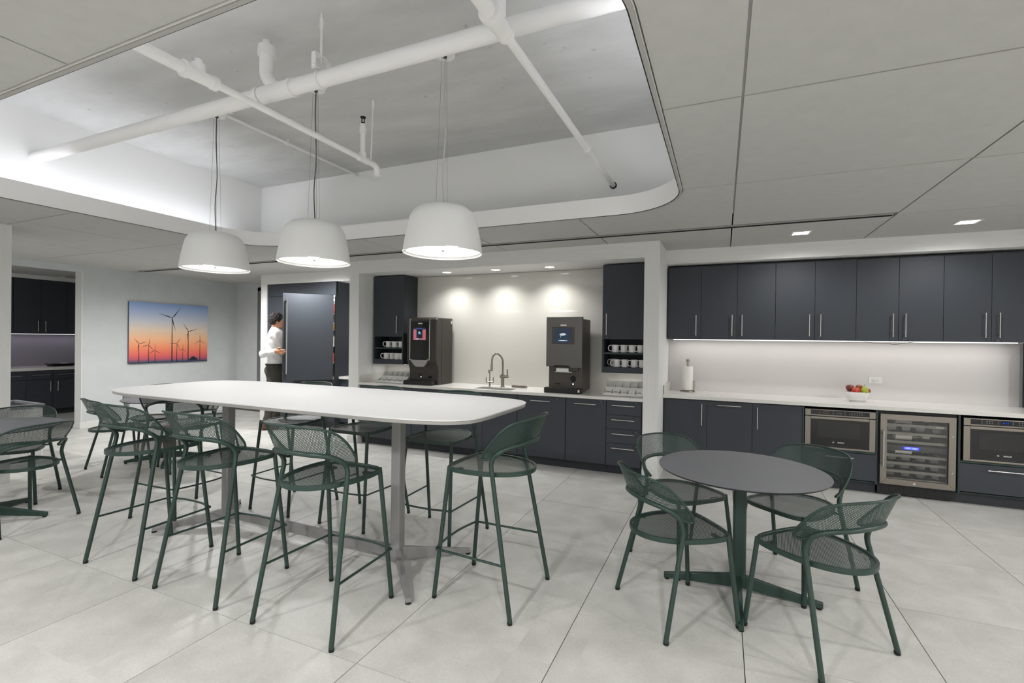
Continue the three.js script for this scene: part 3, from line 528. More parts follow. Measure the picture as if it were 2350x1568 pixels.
{ // drinks recess
  const z = -5.29, zb = -5.9, top = 0.818;
  const base = (label, x0, x1, fronts) => { const u = unit(WORLD, 'base_cabinet', label, 'cabinet', (x0 + x1) / 2, zb, 'base cabinets under the drinks counter'); carcass(u, x0 + 0.001, x1 - 0.001, 0.098, top, z, zb); toe(u, x0, x1, z); for (const f of fronts) front(u, ...f); };
  base('slate two-door base cabinet under the tea rack at the left end of the drinks counter', -4.65, -3.775, [['door', -4.64, -4.201, 0.1, top, z, [-4.25, 0.55, -4.25, 0.78]], ['door', -4.201, -3.775, 0.1, top, z, [-4.15, 0.55, -4.15, 0.78]]]);
  base('slate base cabinet below the dark coffee machine, with a label tape', -3.771, -3.17, [['door', -3.771, -3.17, 0.1, top, z, [-3.6, 0.764, -3.35, 0.764], [-3.26, 0.795]]]);
  base('slate two-door sink cabinet below the tall faucet', -3.168, -2.249, [['door', -3.168, -2.712, 0.1, top, z, [-2.76, 0.55, -2.76, 0.78]], ['door', -2.712, -2.249, 0.1, top, z, [-2.66, 0.55, -2.66, 0.78]]]);
  base('slate base cabinet with a top handle, left of two beside the drawers', -2.245, -1.644, [['door', -2.245, -1.644, 0.1, top, z, [-2.066, 0.763, -1.822, 0.763], [-1.745, 0.793]]]);
  base('slate base cabinet with a top handle, right next to the drawers', -1.64, -1.173, [['door', -1.64, -1.173, 0.1, top, z, [-1.53, 0.763, -1.284, 0.763], [-1.235, 0.793]]]);
  const dy = [top, 0.661, 0.506, 0.349, 0.1];
  base('slate base cabinet with four drawers beside the white pillar', -1.171, -0.782, [0, 1, 2, 3].map(k => ['drawer', -1.171, -0.792, dy[k + 1], dy[k], z, [-1.105, dy[k] - 0.05, -0.86, dy[k] - 0.05], [-0.845, dy[k] - 0.021]]));
  // worktop with a cut-out for the sink
  const ct = thing('drinks_countertop', 'white stone countertop in the recess with an undermount sink cut-out', 'countertop', [-2.718, 0.823, -5.58]);
  const sx0 = -2.87, sx1 = -2.37, sz0 = -5.585, sz1 = -5.345; const g = (a) => a.map(q => q.translate(2.718, -0.823, 5.58));
  part(ct, 'slab', g([bb(-4.658, sx0, 0.823, 0.855, -5.885, -5.268), bb(sx1, -0.778, 0.823, 0.855, -5.885, -5.268), bb(sx0, sx1, 0.823, 0.855, -5.885, sz0), bb(sx0, sx1, 0.823, 0.855, sz1, -5.268)]), counterMat);
  part(ct, 'upstand', g([rb(-4.658, -4.64, 0.855, 0.955, -5.885, -5.272, 0.002)]), counterMat);
  const sink = thing('sink', 'stainless undermount sink in the drinks counter', 'sink', [-2.62, 0.66, -5.465]);
  const s = (a) => a.map(q => q.translate(2.62, -0.66, 5.465));
  part(sink, 'basin', s([bb(sx0 - 0.002, sx0 + 0.004, 0.66, 0.83, sz0, sz1), bb(sx1 - 0.004, sx1 + 0.002, 0.66, 0.83, sz0, sz1), bb(sx0, sx1, 0.66, 0.83, sz0 - 0.002, sz0 + 0.004), bb(sx0, sx1, 0.66, 0.83, sz1 - 0.004, sz1 + 0.002), bb(sx0, sx1, 0.655, 0.662, sz0, sz1)]), stainless);
  part(sink, 'drain', s([cyl(V(-2.62, 0.662, -5.465), V(-2.62, 0.666, -5.465), 0.04, 0.04, 20)]), chrome);
  // wall cabinets with mug shelves
  const wc = (label, x0, x1, hx, xw) => {
    const u = unit(WORLD, 'mug_cabinet', label, 'cabinet', (x0 + x1) / 2, -5.885, 'mug cabinets of the recess'), zf = -5.55, zk = -5.884;
    u.add(u.t, 'body', [bb(x0, x1, 1.495, 2.362, zf - 0.0205, zk)], cabinetDark);
    front(u, 'door', x0, x1, 1.497, 2.355, zf, [hx, 1.545, hx, 1.79], [hx, 1.517]);
    const tk = 0.022;
    u.add(u.t, 'open_shelf_case', [bb(x0, x0 + tk, 1.105, 1.495, zf, zk), bb(x1 - tk, x1, 1.105, 1.495, zf, zk), bb(x0 + tk, x1 - tk, 1.105, 1.172, zf, zk), bb(x0 + tk, x1 - tk, 1.172, 1.495, zk + 0.02, zk)], cabinet);
    u.add(u.t, 'shelf', bb(x0 + tk, x1 - tk, 1.322, 1.342, zf - 0.008, zk + 0.02), greenCase);
  };
  wc('slate wall cabinet with mug shelves at the left of the recess', -4.632, -4.108, -4.205, 0);
  wc('slate wall cabinet with mug shelves at the right of the recess', -1.289, -0.782, -1.235, 0);
  for (const [x, w, l] of [[-4.37, 0.4, 'left'], [-1.035, 0.4, 'right']]) {
    solo('under_cabinet_light', 'short glowing light strip under the ' + l + ' mug cabinet', 'light strip', bb(x - w / 2, x + w / 2, 1.095, 1.104, -5.72, -5.69), stripGlow, 'light strips under cabinets');
    rectLight(x, 1.092, -5.705, w, 0.03, K_UNDER * 0.8, 0xfffaf6, x, 0, -5.74);
  }
}
{ // mugs
  const mugProf = [[0.001, 0.0], [0.036, 0.0], [0.04, 0.004], [0.041, 0.088], [0.0395, 0.09], [0.0375, 0.088], [0.0365, 0.008], [0.001, 0.006]];
  const mugBody = lathe(mugProf, 28), mugHandle = tube([V(-0.039, 0.08, 0), V(-0.066, 0.08, 0), V(-0.08, 0.062, 0), V(-0.08, 0.036, 0), V(-0.066, 0.018, 0), V(-0.039, 0.016, 0)], 0.0058, 26, 8);
  const row = (xs, y, label, group, z = -5.63) => xs.forEach(x => { const m = thing('coffee_mug', label, 'mug', [x, y, z + (rnd() - 0.5) * 0.02], (rnd() - 0.5) * 0.25 + 0.55, group); part(m, 'cup', mugBody, whiteGloss); part(m, 'handle', mugHandle, whiteGloss); });
  row([-4.42, -4.31, -4.2], 1.342, 'white coffee mug on the upper shelf of the left mug cabinet', 'mugs on the upper left shelf');
  row([-4.45, -4.355, -4.26, -4.175], 1.172, 'white coffee mug on the lower shelf of the left mug cabinet', 'mugs on the lower left shelf');
  row([-1.15, -1.05, -0.955, -0.86], 1.342, 'white coffee mug on the upper shelf of the right mug cabinet', 'mugs on the upper right shelf');
  row([-1.13, -1.035, -0.93, -0.84], 1.172, 'white coffee mug on the lower shelf of the right mug cabinet', 'mugs on the lower right shelf');
  row([-1.19], 1.172, 'white coffee mug set back at the left end of the lower right shelf', undefined, -5.76);
}
{ // nook cabinets behind the left wall
  const run = { x: -11.5, z: 0, turn: Math.PI / 2 }, X = zz => -zz; // local x = -world z ; local z = world x + 11.5
  const up = (label, a, b, ds) => { const u = unit(run, 'wall_cabinet', label, 'cabinet', (a + b) / 2, -0.35, 'wall cabinets of the nook'); carcass(u, a, b, 1.476, 2.472, 0, -0.348); for (const [p, q, hx] of ds) front(u, 'door', p, q, 1.476, 2.468, 0, hx ? [hx, 1.515, hx, 1.71] : null); };
  up('dark two-door wall cabinet in the nook seen through the left opening', 4.218, 4.972, [[4.218, 4.596, 4.545], [4.596, 4.972, 4.65]]);
  up('dark wall cabinet at the right side of the nook, mostly behind the wall', 4.974, 5.74, [[4.974, 5.35, 5.3], [5.35, 5.74, 5.4]]);
  up('dark wall cabinet at the left of the nook beside the column', 3.4, 4.214, [[3.4, 3.8, 3.75], [3.8, 4.214, 3.86]]);
  const runB = { x: -11.2, z: 0, turn: Math.PI / 2 };
  const lo = (label, a, b, hx, plain) => { const u = unit(runB, 'base_cabinet', label, 'cabinet', (a + b) / 2, -0.64, 'base cabinets of the nook'); carcass(u, a, b, 0.098, 0.815, 0, -0.64); toe(u, a, b, 0); if (plain) { front(u, 'filler_panel', a, b, 0.1, 0.812, 0); return; } front(u, 'drawer', a, b, 0.655, 0.812, 0, [(a + b) / 2 - 0.12, 0.735, (a + b) / 2 + 0.12, 0.735]); front(u, 'door', a, b, 0.1, 0.651, 0, [hx, 0.43, hx, 0.615]); };
  lo('dark base cabinet in the nook behind the white bin', 3.9, 4.284, 3.95); lo('dark base cabinet with drawer, middle one seen in the nook', 4.286, 4.648, 4.605); lo('dark base cabinet with drawer, right one seen in the nook', 4.652, 5.019, 4.71); lo('narrow dark filler cabinet at the right of the nook', 5.022, 5.7, 0, true);
  solo('nook_countertop', 'white countertop in the nook behind the left wall', 'countertop', rb(-11.86, -11.18, 0.818, 0.87, -5.74, -1.95, 0.003), counterMat);
  solo('under_cabinet_light', 'glowing light strip under the wall cabinets of the nook', 'light strip', bb(-11.7, -11.67, 1.466, 1.4755, -5.5, -3.4), stripGlow, 'light strips under cabinets');
  rectLight(-11.7, 1.462, -4.45, 0.03, 2.1, K_UNDER * 0.5, 0xefe8ff, -11.74, 0, -4.45);
  rectLight(-10.4, 2.5, -2.6, 0.12, 0.12, 60, WARM, -10.4, 0, -2.6);
  solo('square_downlight', 'square recessed downlight in the ceiling of the nook, out of view', 'downlight', bb(-10.47, -10.33, 2.54, 2.546, -2.67, -2.53), downGlow, 'square ceiling downlights');
  // black equipment on the nook counter
  const t = thing('serving_tray', 'flat black lidded tray with pale inserts on the nook counter', 'tray', [-11.5, 0.87, -5.0]);
  part(t, 'base', rb(-0.13, 0.13, 0, 0.026, -0.3, 0.27, 0.01, 3), blackMatte); part(t, 'lid', rb(-0.15, 0.12, 0.028, 0.052, -0.32, 0.3, 0.012, 3), blackGloss);
  part(t, 'insert', [rb(0.02, 0.06, 0.052, 0.058, 0.02, 0.13, 0.002), rb(0.131, 0.134, 0.008, 0.018, -0.12, -0.02, 0.001)], whitePlastic);
  // waste bin
  const b = thing('waste_bin', 'white waste bin with a black recessed top, behind the column', 'bin', [-7.67, 0, -2.735]);
  part(b, 'body', [rb(-0.33, 0.33, 0.01, 0.62, -0.225, 0.225, 0.02, 3)], whitePlastic);
  part(b, 'rim', [bb(-0.34, 0.34, 0.615, 0.655, 0.19, 0.235), bb(-0.34, 0.34, 0.615, 0.655, -0.235, -0.19), bb(-0.34, -0.28, 0.615, 0.655, -0.19, 0.19), bb(0.28, 0.34, 0.615, 0.655, -0.19, 0.19)], std({ color: 0x75777a, roughness: 0.4 }));
  part(b, 'liner', bb(-0.28, 0.28, 0.621, 0.63, -0.19, 0.19), blackMatte);
}

// ------------------------------------------------------------------ refrigerator in the alcove
const HINGE = [-5.70, -5.868], FREE = [-6.20, -5.33];
{
  const z = -5.93, zb = -6.7, x0 = -7.262, x1 = -5.698, xm = -6.48;
  const t = thing('built_in_refrigerator', 'tall built-in refrigerator with slate panels, right door standing open', 'refrigerator', [-6.5, 0, -6.3]);
  const P = (parent, n, g, m) => part(parent, n, (Array.isArray(g) ? merge(g) : g).translate(6.5, 0, 6.3), m);
  P(t, 'top_panel', rb(x0, x1, 2.165, 2.378, z - 0.02, z, 0.002), cabinet);
  P(t, 'left_door', rb(x0 + 0.002, xm - 0.002, 0.105, 2.16, z - 0.04, z, 0.002), cabinet);
  P(t, 'side_panel', bb(x1 - 0.02, x1, 0, 2.38, zb, z + 0.02), cabinet);
  P(t, 'carcass', [bb(x0, xm, 0.0, 2.36, zb, z - 0.045), bb(xm, x1 - 0.02, 0, 0.79, zb, z - 0.03), bb(xm, x1 - 0.02, 2.16, 2.36, zb, z - 0.03)], cabinetDark);
  P(t, 'liner', [bb(xm, xm + 0.02, 0.79, 2.16, zb + 0.02, z - 0.01), bb(x1 - 0.045, x1 - 0.02, 0.79, 2.16, zb + 0.02, z - 0.01), bb(xm, x1 - 0.02, 0.79, 2.16, zb, zb + 0.03), bb(xm, x1 - 0.02, 2.13, 2.16, zb, z - 0.01), bb(xm, x1 - 0.02, 0.79, 0.81, zb, z - 0.01)], whitePlastic);
  for (let k = 0; k < 4; k++) P(t, 'shelf', bb(xm + 0.02, x1 - 0.045, 1.05 + k * 0.27, 1.062 + k * 0.27, zb + 0.03, z - 0.08), whitePlastic);
  const dr = P(t, 'freezer_drawer', rb(xm + 0.002, x1 - 0.022, 0.105, 0.785, z - 0.02, z, 0.002), cabinet);
  P(dr, 'handle', bar(V(-6.4, 0.735, z), V(-5.82, 0.735, z), 0.04, 0.008), steel);
  P(t, 'toe_kick', bb(x0, x1 - 0.02, 0, 0.1, z - 0.08, z - 0.06), toeMat);
  // the open door
  const dx = FREE[0] - HINGE[0], dz = FREE[1] - HINGE[1], w = Math.hypot(dx, dz);
  const d = new THREE.Group(); d.name = 'right_door'; d.position.set(HINGE[0] + 6.5, 0, HINGE[1] + 6.3); d.rotation.y = Math.atan2(-dz, dx); t.add(d);
  // local: +x from hinge to free edge; the outside of the door looks along local +z or -z
  const out = (() => { const n = V(0, 0, 1).applyAxisAngle(V(0, 1, 0), d.rotation.y); return n.z > 0 || n.x > 0 ? 1 : -1; })();
  const n = V(0, 0, 1).applyAxisAngle(V(0, 1, 0), d.rotation.y); const o = (n.x * (0 - HINGE[0]) + n.z * (0 - HINGE[1])) > 0 ? 1 : -1;
  const Z = (a, b) => o > 0 ? [a, b] : [-b, -a];
  part(d, 'door_panel', rb(0, w, 0.8, 2.152, ...Z(-0.02, 0), 0.002), cabinet);
  part(d, 'door_liner', rb(0.03, w - 0.02, 0.82, 2.13, ...Z(-0.07, -0.02), 0.01), whitePlastic);
  part(d, 'handle', bar(V(w - 0.06, 0.9, 0), V(w - 0.06, 2.08, 0), o * 0.045, 0.0095), steel);
  for (let k = 0; k < 4; k++) part(d, 'door_bin', [rb(0.04, w - 0.05, 0.92 + k * 0.3, 0.99 + k * 0.3, ...Z(-0.19, -0.18), 0.004), rb(0.04, w - 0.05, 0.91 + k * 0.3, 0.92 + k * 0.3, ...Z(-0.19, -0.07), 0.003)], whitePlastic);
  solo('fridge_light', 'small glowing lamp inside the open refrigerator', 'lamp', bb(-6.3, -6.0, 2.118, 2.128, -6.4, -6.3), glow(0xffffff, 2), undefined);
  rectLight(-6.15, 2.11, -6.3, 0.3, 0.1, 40, 0xffffff, -6.15, 0, -6.3);
  const colors = [0xd8d5cf, 0xc0462f, 0x7c8f5a, 0xe6e2d6, 0x3c6da0, 0xd99a3a, 0xbfc6cc, 0x8a2f2a];
  const fk = ['white carton', 'red carton', 'green jar', 'cream carton', 'blue carton', 'orange jar', 'grey jar', 'dark red jar'];
  for (let k = 0; k < 8; k++) {
    const sh = Math.floor(k / 2), x = -5.80 - (k % 2) * 0.13, zz = -6.08 - (k % 2) * 0.06, y = 1.062 + sh * 0.27;
    const it = thing(k % 3 === 2 ? 'food_jar' : 'food_carton', fk[k] + ' on shelf ' + ['one', 'two', 'three', 'four'][sh] + ' from below inside the open refrigerator', 'food pack', [x, y, zz]);
    if (k % 3 === 2) { part(it, 'jar', lathe([[0.001, 0], [0.034, 0], [0.036, 0.006], [0.036, 0.09], [0.028, 0.105], [0.001, 0.106]], 20), std({ color: colors[k], roughness: 0.3 })); part(it, 'lid', cyl(V(0, 0.1, 0), V(0, 0.122, 0), 0.032, 0.032, 18), whitePlastic); }
    else { part(it, 'box', rb(-0.04, 0.04, 0, 0.16, -0.035, 0.035, 0.003), std({ color: colors[k], roughness: 0.6 })); part(it, 'cap', cyl(V(0, 0.158, 0), V(0, 0.178, 0), 0.014, 0.014, 12), whitePlastic); }
  }
  // low counter and brewer between fridge and pillar
  let u = unit(WORLD, 'base_cabinet', 'slate base cabinet beside the refrigerator, behind the left pillar', 'cabinet', -5.29, -6.71, undefined);
  carcass(u, -5.697, -4.832, 0.098, 0.8, -6.02, -6.71); toe(u, -5.697, -4.832, -6.02); front(u, 'door', -5.695, -5.29, 0.1, 0.798, -6.02, null); front(u, 'door', -5.29, -4.835, 0.1, 0.798, -6.02, null);
  solo('alcove_countertop', 'short white countertop between refrigerator and left pillar', 'countertop', rb(-5.697, -4.832, 0.802, 0.842, -6.715, -5.99, 0.003), counterMat);
  const b = thing('coffee_brewer', 'black coffee brewer half hidden behind the left pillar', 'coffee brewer', [-5.27, 0.842, -6.25]);
  part(b, 'housing', [rb(-0.12, 0.12, 0.42, 0.56, -0.16, 0.16, 0.015, 3), rb(-0.12, 0.12, 0, 0.56, -0.16, -0.04, 0.012, 3), rb(-0.12, 0.12, 0, 0.05, -0.16, 0.16, 0.008, 3)], blackMatte);
  part(b, 'carafe', lathe([[0.001, 0.055], [0.07, 0.055], [0.075, 0.07], [0.075, 0.3], [0.05, 0.36], [0.001, 0.37]], 24).translate(0, 0, 0.06), stainless);
  part(b, 'control_panel', rb(-0.09, 0.09, 0.44, 0.53, 0.16, 0.166, 0.002), stainless);
}

// ------------------------------------------------------------------ machines and small things on the drinks counter
const font = await new FontLoader().loadAsync('fonts/droid/droid_sans_bold.typeface.json');
function lettering(txt, h, depth = 0.0006) { const g = new TextGeometry(txt, { font, size: h, depth, curveSegments: 3, bevelEnabled: false }); g.computeBoundingBox(); g.translate(-(g.boundingBox.max.x + g.boundingBox.min.x) / 2, 0, 0); return g; }
{
  const CT = 0.855;
  // dark coffee machine (base at its front left)
  const m = thing('coffee_machine', 'tall dark brown coffee machine with a colourful screen, left of the sink', 'coffee machine', [-3.7, CT, -5.42]);
  const w0 = -0.235, w1 = 0.235, brown = std({ color: 0x3f3b37, roughness: 0.4, metalness: 0.3 });
  const bodyShape = new THREE.Shape(); // side profile, x = depth (towards the viewer), y = height
  bodyShape.moveTo(-0.38, 0.01); bodyShape.lineTo(-0.05, 0.01); bodyShape.lineTo(-0.05, 0.16); bodyShape.quadraticCurveTo(-0.06, 0.22, 0.0, 0.3); bodyShape.lineTo(0.012, 0.36); bodyShape.lineTo(0.012, 0.87); bodyShape.lineTo(-0.02, 0.893); bodyShape.lineTo(-0.38, 0.893); bodyShape.closePath();
  const bg = new THREE.ExtrudeGeometry(bodyShape, { depth: 0.44, bevelEnabled: true, bevelSize: 0.012, bevelThickness: 0.014, bevelSegments: 3, curveSegments: 8 }); bg.rotateY(-Math.PI / 2); bg.translate(0.222, 0, 0);
  part(m, 'body', bg, brown);
  part(m, 'side_seam', bb(0.2345, 0.2375, 0.01, 0.89, -0.118, -0.112), blackMatte);
  part(m, 'front_glass', rb(-0.165, 0.115, 0.335, 0.845, 0.018, 0.03, 0.006, 2), blackGloss);
  for (const s of [-0.182, 0.132]) part(m, 'silver_trim', tube([V(s, 0.885, 0.018), V(s + 0.004, 0.8, 0.03), V(s + 0.004, 0.5, 0.03), V(s, 0.33, 0.026)], 0.006, 24, 8), steel);
  const scr = canvasTex(256, 230, (c, w, h) => {
    c.fillStyle = '#23304e'; c.fillRect(0, 0, w, h); c.fillStyle = '#4f6fd0'; c.fillRect(60, 4, 130, 12);
    for (let i = 0; i < 26; i++) { const x = i < 13 ? i * 5 : 190 + (i - 13) * 5, r = 150 + ((i * 53) % 90), b = i < 13 ? 150 - ((i * 31) % 60) : 90 + ((i * 17) % 40); c.fillStyle = `rgb(${r},${90 + (i * 29) % 40},${b})`; c.fillRect(x, 30, 5, h - 30); }
    c.fillStyle = '#101a2c'; c.fillRect(66, 30, 122, 165); c.fillStyle = '#4fa2dd'; c.fillRect(104, 70, 52, 52); c.fillStyle = '#c9efff'; c.beginPath(); c.arc(122, 88, 15, 0, 7); c.fill(); c.fillStyle = '#101a2c'; c.beginPath(); c.arc(148, 72, 14, 0, 7); c.fill();
    c.fillStyle = '#f4d9e0'; c.fillRect(62, 200, 52, 20); c.fillStyle = '#f09aa8'; c.fillRect(122, 202, 70, 16);
  });
  const scrM = std({ color: 0x000000, emissive: 0xffffff, emissiveMap: scr, emissiveIntensity: 0.9, roughness: 0.2 });
  const plane = (w, h, x, y, z) => moved(new THREE.PlaneGeometry(w, h), x, y, z);
  part(m, 'screen', plane(0.2, 0.165, -0.025, 0.682, 0.0305), scrM);
  part(m, 'badge', rb(-0.05, 0.02, 0.815, 0.83, 0.03, 0.032, 0.001), whitePlastic);
  const sp = new THREE.Shape(); sp.moveTo(-0.17, 0.345); sp.lineTo(-0.1, 0.27); sp.lineTo(-0.07, 0.245); sp.lineTo(0.05, 0.245); sp.lineTo(0.075, 0.27); sp.lineTo(0.125, 0.345); sp.lineTo(0.09, 0.332); sp.lineTo(-0.13, 0.332); sp.closePath();
  part(m, 'spout_cover', new THREE.ExtrudeGeometry(sp, { depth: 0.035, bevelEnabled: true, bevelSize: 0.004, bevelThickness: 0.006, bevelSegments: 2 }).translate(0, 0, 0.006), std({ color: 0xa9a7a4, metalness: 0.8, roughness: 0.35 }));
  part(m, 'cup_sensor', [ball(-0.05, 0.12, -0.036, 0.026, 1, 0.7, 0.5), ball(0.1, 0.105, -0.038, 0.028, 1.4, 0.5, 0.5)], blackGloss);
  part(m, 'sensor_light', ball(-0.03, 0.104, -0.022, 0.008, 1, 1, 0.5), glow(0xcfe0ff, 1.5));
  part(m, 'drip_tray', rb(-0.245, 0.2, 0.0, 0.058, -0.06, 0.075, 0.008, 3), blackMatte);
  part(m, 'foot', [cyl(V(-0.2, 0, -0.34), V(-0.2, 0.012, -0.34), 0.02, 0.02, 12), cyl(V(0.2, 0, -0.34), V(0.2, 0.012, -0.34), 0.02, 0.02, 12)], blackRubber);
  part(m, 'service_sticker', bb(0.2352, 0.2362, 0.83, 0.87, -0.375, -0.345), whitePlastic);
  // stainless water and ice machine
  const q = thing('water_dispenser', 'stainless drink dispenser with a blue screen, right of the sink', 'drink dispenser', [-1.71, CT, -5.42]);
  const grey = std({ color: 0x6a6866, metalness: 0.85, roughness: 0.36, bumpMap: brushBump, bumpScale: 0.0001 }), low = std({ color: 0x55504c, metalness: 0.6, roughness: 0.45 });
  part(q, 'body', [rb(-0.2, 0.212, 0.02, 0.875, -0.4, -0.04, 0.01, 3)], low);
  const fp = new THREE.Shape(); fp.moveTo(-0.215, 0.89); fp.lineTo(-0.215, 0.312); fp.lineTo(-0.13, 0.312); fp.lineTo(-0.115, 0.328); fp.lineTo(0.06, 0.328); fp.lineTo(0.09, 0.302); fp.lineTo(0.215, 0.302); fp.lineTo(0.215, 0.89); fp.closePath();
  part(q, 'front_panel', new THREE.ExtrudeGeometry(fp, { depth: 0.036, bevelEnabled: true, bevelSize: 0.006, bevelThickness: 0.006, bevelSegments: 2 }).translate(0, 0, -0.036), grey);
  part(q, 'screen_frame', rb(-0.15, 0.125, 0.575, 0.775, 0.004, 0.012, 0.004, 2), std({ color: 0x4b423d, roughness: 0.4 }));
  const scr2 = canvasTex(240, 200, (c, w, h) => { c.fillStyle = '#22344c'; c.fillRect(0, 0, w, h); c.fillStyle = '#e8f3f8'; c.beginPath(); c.ellipse(118, 82, 46, 17, -0.06, 0, 7); c.fill(); c.fillStyle = '#7f98d6'; c.fillRect(82, 94, 12, 34); c.fillStyle = '#9fc3d8'; c.fillRect(56, 162, 126, 12); c.fillStyle = '#f2fbff'; c.fillRect(86, 164, 62, 10); c.fillStyle = '#bcd7e6'; c.fillRect(186, 96, 6, 5); });
  part(q, 'screen', plane(0.205, 0.168, -0.012, 0.675, 0.0125), std({ color: 0x000000, emissive: 0xffffff, emissiveMap: scr2, emissiveIntensity: 0.8, roughness: 0.2 }));
  part(q, 'badge', [rb(-0.045, 0.028, 0.79, 0.808, 0.004, 0.008, 0.002)], whitePlastic);
  part(q, 'dispense_shelf', [rb(-0.18, 0.17, 0.262, 0.305, -0.04, -0.008, 0.006)], std({ color: 0x3e3b39, roughness: 0.4 }));
  part(q, 'spout', [rb(-0.095, 0.06, 0.245, 0.292, -0.03, 0.012, 0.012, 3), rb(-0.11, 0.1, 0.243, 0.25, -0.03, 0.016, 0.003)], whitePlastic);
  part(q, 'dial', (() => { const g = new THREE.TorusGeometry(0.03, 0.006, 8, 28); return moved(g, 0.105, 0.168, -0.036); })(), blackMatte);
  part(q, 'dial_face', cyl(V(0.105, 0.168, -0.042), V(0.105, 0.168, -0.032), 0.026, 0.024, 24), blackGloss);
  part(q, 'indicator_light', [ball(0.105, 0.105, -0.036, 0.009, 1, 1, 0.5)], glow(0xe6ecff, 1.6));
  part(q, 'indicator_base', rb(0.088, 0.122, 0.092, 0.12, -0.042, -0.037, 0.003), std({ color: 0x24244a, roughness: 0.4 }));
  part(q, 'tray_latch', rb(-0.12, -0.05, 0.1, 0.108, -0.04, -0.025, 0.003), blackMatte);
  part(q, 'drip_tray', rb(-0.225, 0.215, 0.0, 0.062, -0.06, 0.06, 0.008, 3), blackMatte);
  part(q, 'tray_grille', [...Array(9)].map((_, k) => bb(-0.2 + k * 0.047, -0.17 + k * 0.047, 0.062, 0.0635, -0.03, 0.045)), stainless);
  part(q, 'spec_sticker', bb(0.19, 0.21, 0.02, 0.05, 0.06, 0.0606), whitePlastic);
  // kitchen faucet
  const f = thing('pull_down_faucet', 'tall gooseneck faucet in dark brushed steel behind the sink', 'faucet', [-2.61, CT, -5.655]);
  part(f, 'base', [cyl(V(0, 0, 0), V(0, 0.012, 0), 0.03, 0.028, 20), cyl(V(0, 0.01, 0), V(0, 0.17, 0), 0.022, 0.022, 20)], chrome);
  part(f, 'side_valve', cyl(V(-0.035, 0.14, 0), V(0.075, 0.14, 0), 0.021, 0.021, 20), chrome); part(f, 'lever', cyl(V(0.066, 0.14, 0), V(0.066, 0.235, 0.005), 0.009, 0.008, 12), chrome);
  part(f, 'spout', tube([V(0, 0.16, 0), V(0, 0.3, 0), V(-0.004, 0.37, 0.015), V(-0.035, 0.425, 0.05), V(-0.07, 0.43, 0.09), V(-0.092, 0.39, 0.118), V(-0.098, 0.32, 0.125), V(-0.098, 0.28, 0.125)], 0.0125, 60, 12), chrome);
  part(f, 'spray_head', cyl(V(-0.098, 0.3, 0.125), V(-0.1, 0.215, 0.127), 0.015, 0.017, 16), chrome);
  const sf = thing('filtered_water_tap', 'small two-handled water tap left of the gooseneck faucet', 'faucet', [-2.79, CT, -5.64]);
  part(sf, 'base', [cyl(V(0, 0, 0), V(0, 0.05, 0), 0.012, 0.011, 14), cyl(V(-0.055, 0.06, 0), V(0.055, 0.06, 0), 0.01, 0.01, 12)], chrome);
  for (const s of [-1, 1]) part(sf, 'lever', cyl(V(s * 0.052, 0.055, 0), V(s * 0.052, 0.125, 0), 0.0075, 0.006, 10), chrome);
  part(sf, 'spout', tube([V(0, 0.05, 0), V(0, 0.18, 0), V(0.0, 0.215, 0.012), V(0.006, 0.225, 0.035), V(0.01, 0.205, 0.05), V(0.01, 0.18, 0.052)], 0.0065, 30, 8), chrome);
  const sd = thing('sponge_tray', 'narrow steel tray lying on the counter right of the sink', 'tray', [-2.4, CT, -5.72], -0.12);
  part(sd, 'tray', [rb(-0.1, 0.1, 0, 0.004, -0.03, 0.03, 0.001), rb(-0.1, 0.1, 0, 0.026, 0.026, 0.03, 0.001), rb(-0.1, 0.1, 0, 0.026, -0.03, -0.026, 0.001), rb(-0.1, -0.094, 0, 0.026, -0.03, 0.03, 0.001), rb(0.094, 0.1, 0, 0.026, -0.03, 0.03, 0.001)], chrome);
  part(sd, 'slat', [...Array(8)].map((_, k) => bb(-0.085 + k * 0.022, -0.075 + k * 0.022, 0.018, 0.024, -0.026, 0.026)), steel);
  // tea and sugar racks
  const clear = phys({ color: 0xf4f4f2, roughness: 0.12, transmission: 0.55, thickness: 0 });
  const rack = (x, z, w, label, pl, grp) => {
    const r = thing('condiment_rack', label, 'rack', [x, CT, z]);
    part(r, 'base', [rb(-w / 2, w / 2, 0, 0.03, 0.14, 0.15, 0.002), rb(-w / 2, w / 2, 0, 0.006, -0.12, 0.15, 0.002), rb(-w / 2, w / 2, 0, 0.09, 0.02, 0.028, 0.002), rb(-w / 2, w / 2, 0, 0.15, -0.12, -0.112, 0.002)], whitePlastic);
    const side = new THREE.Shape(); side.moveTo(-0.15, 0); side.lineTo(0.12, 0); side.lineTo(0.12, 0.17); side.lineTo(0.06, 0.15); side.quadraticCurveTo(-0.06, 0.04, -0.15, 0.03); side.closePath();
    const sg = new THREE.ExtrudeGeometry(side, { depth: 0.004, bevelEnabled: false }); sg.rotateY(Math.PI / 2);
    for (const s of [-w / 2, w / 2 - 0.004]) part(r, 'side_panel', sg.clone().translate(s, 0, 0), whitePlastic);
    for (let k = 1; k < 5; k++) part(r, 'divider', sg.clone().scale(1, 0.8, 0.95).translate(-w / 2 + k * w / 5, 0.002, 0), clear);
    part(r, 'hood', bb(-w / 2, w / 2, 0.168, 0.171, -0.12, -0.03).translate(0, 0, 0), clear);
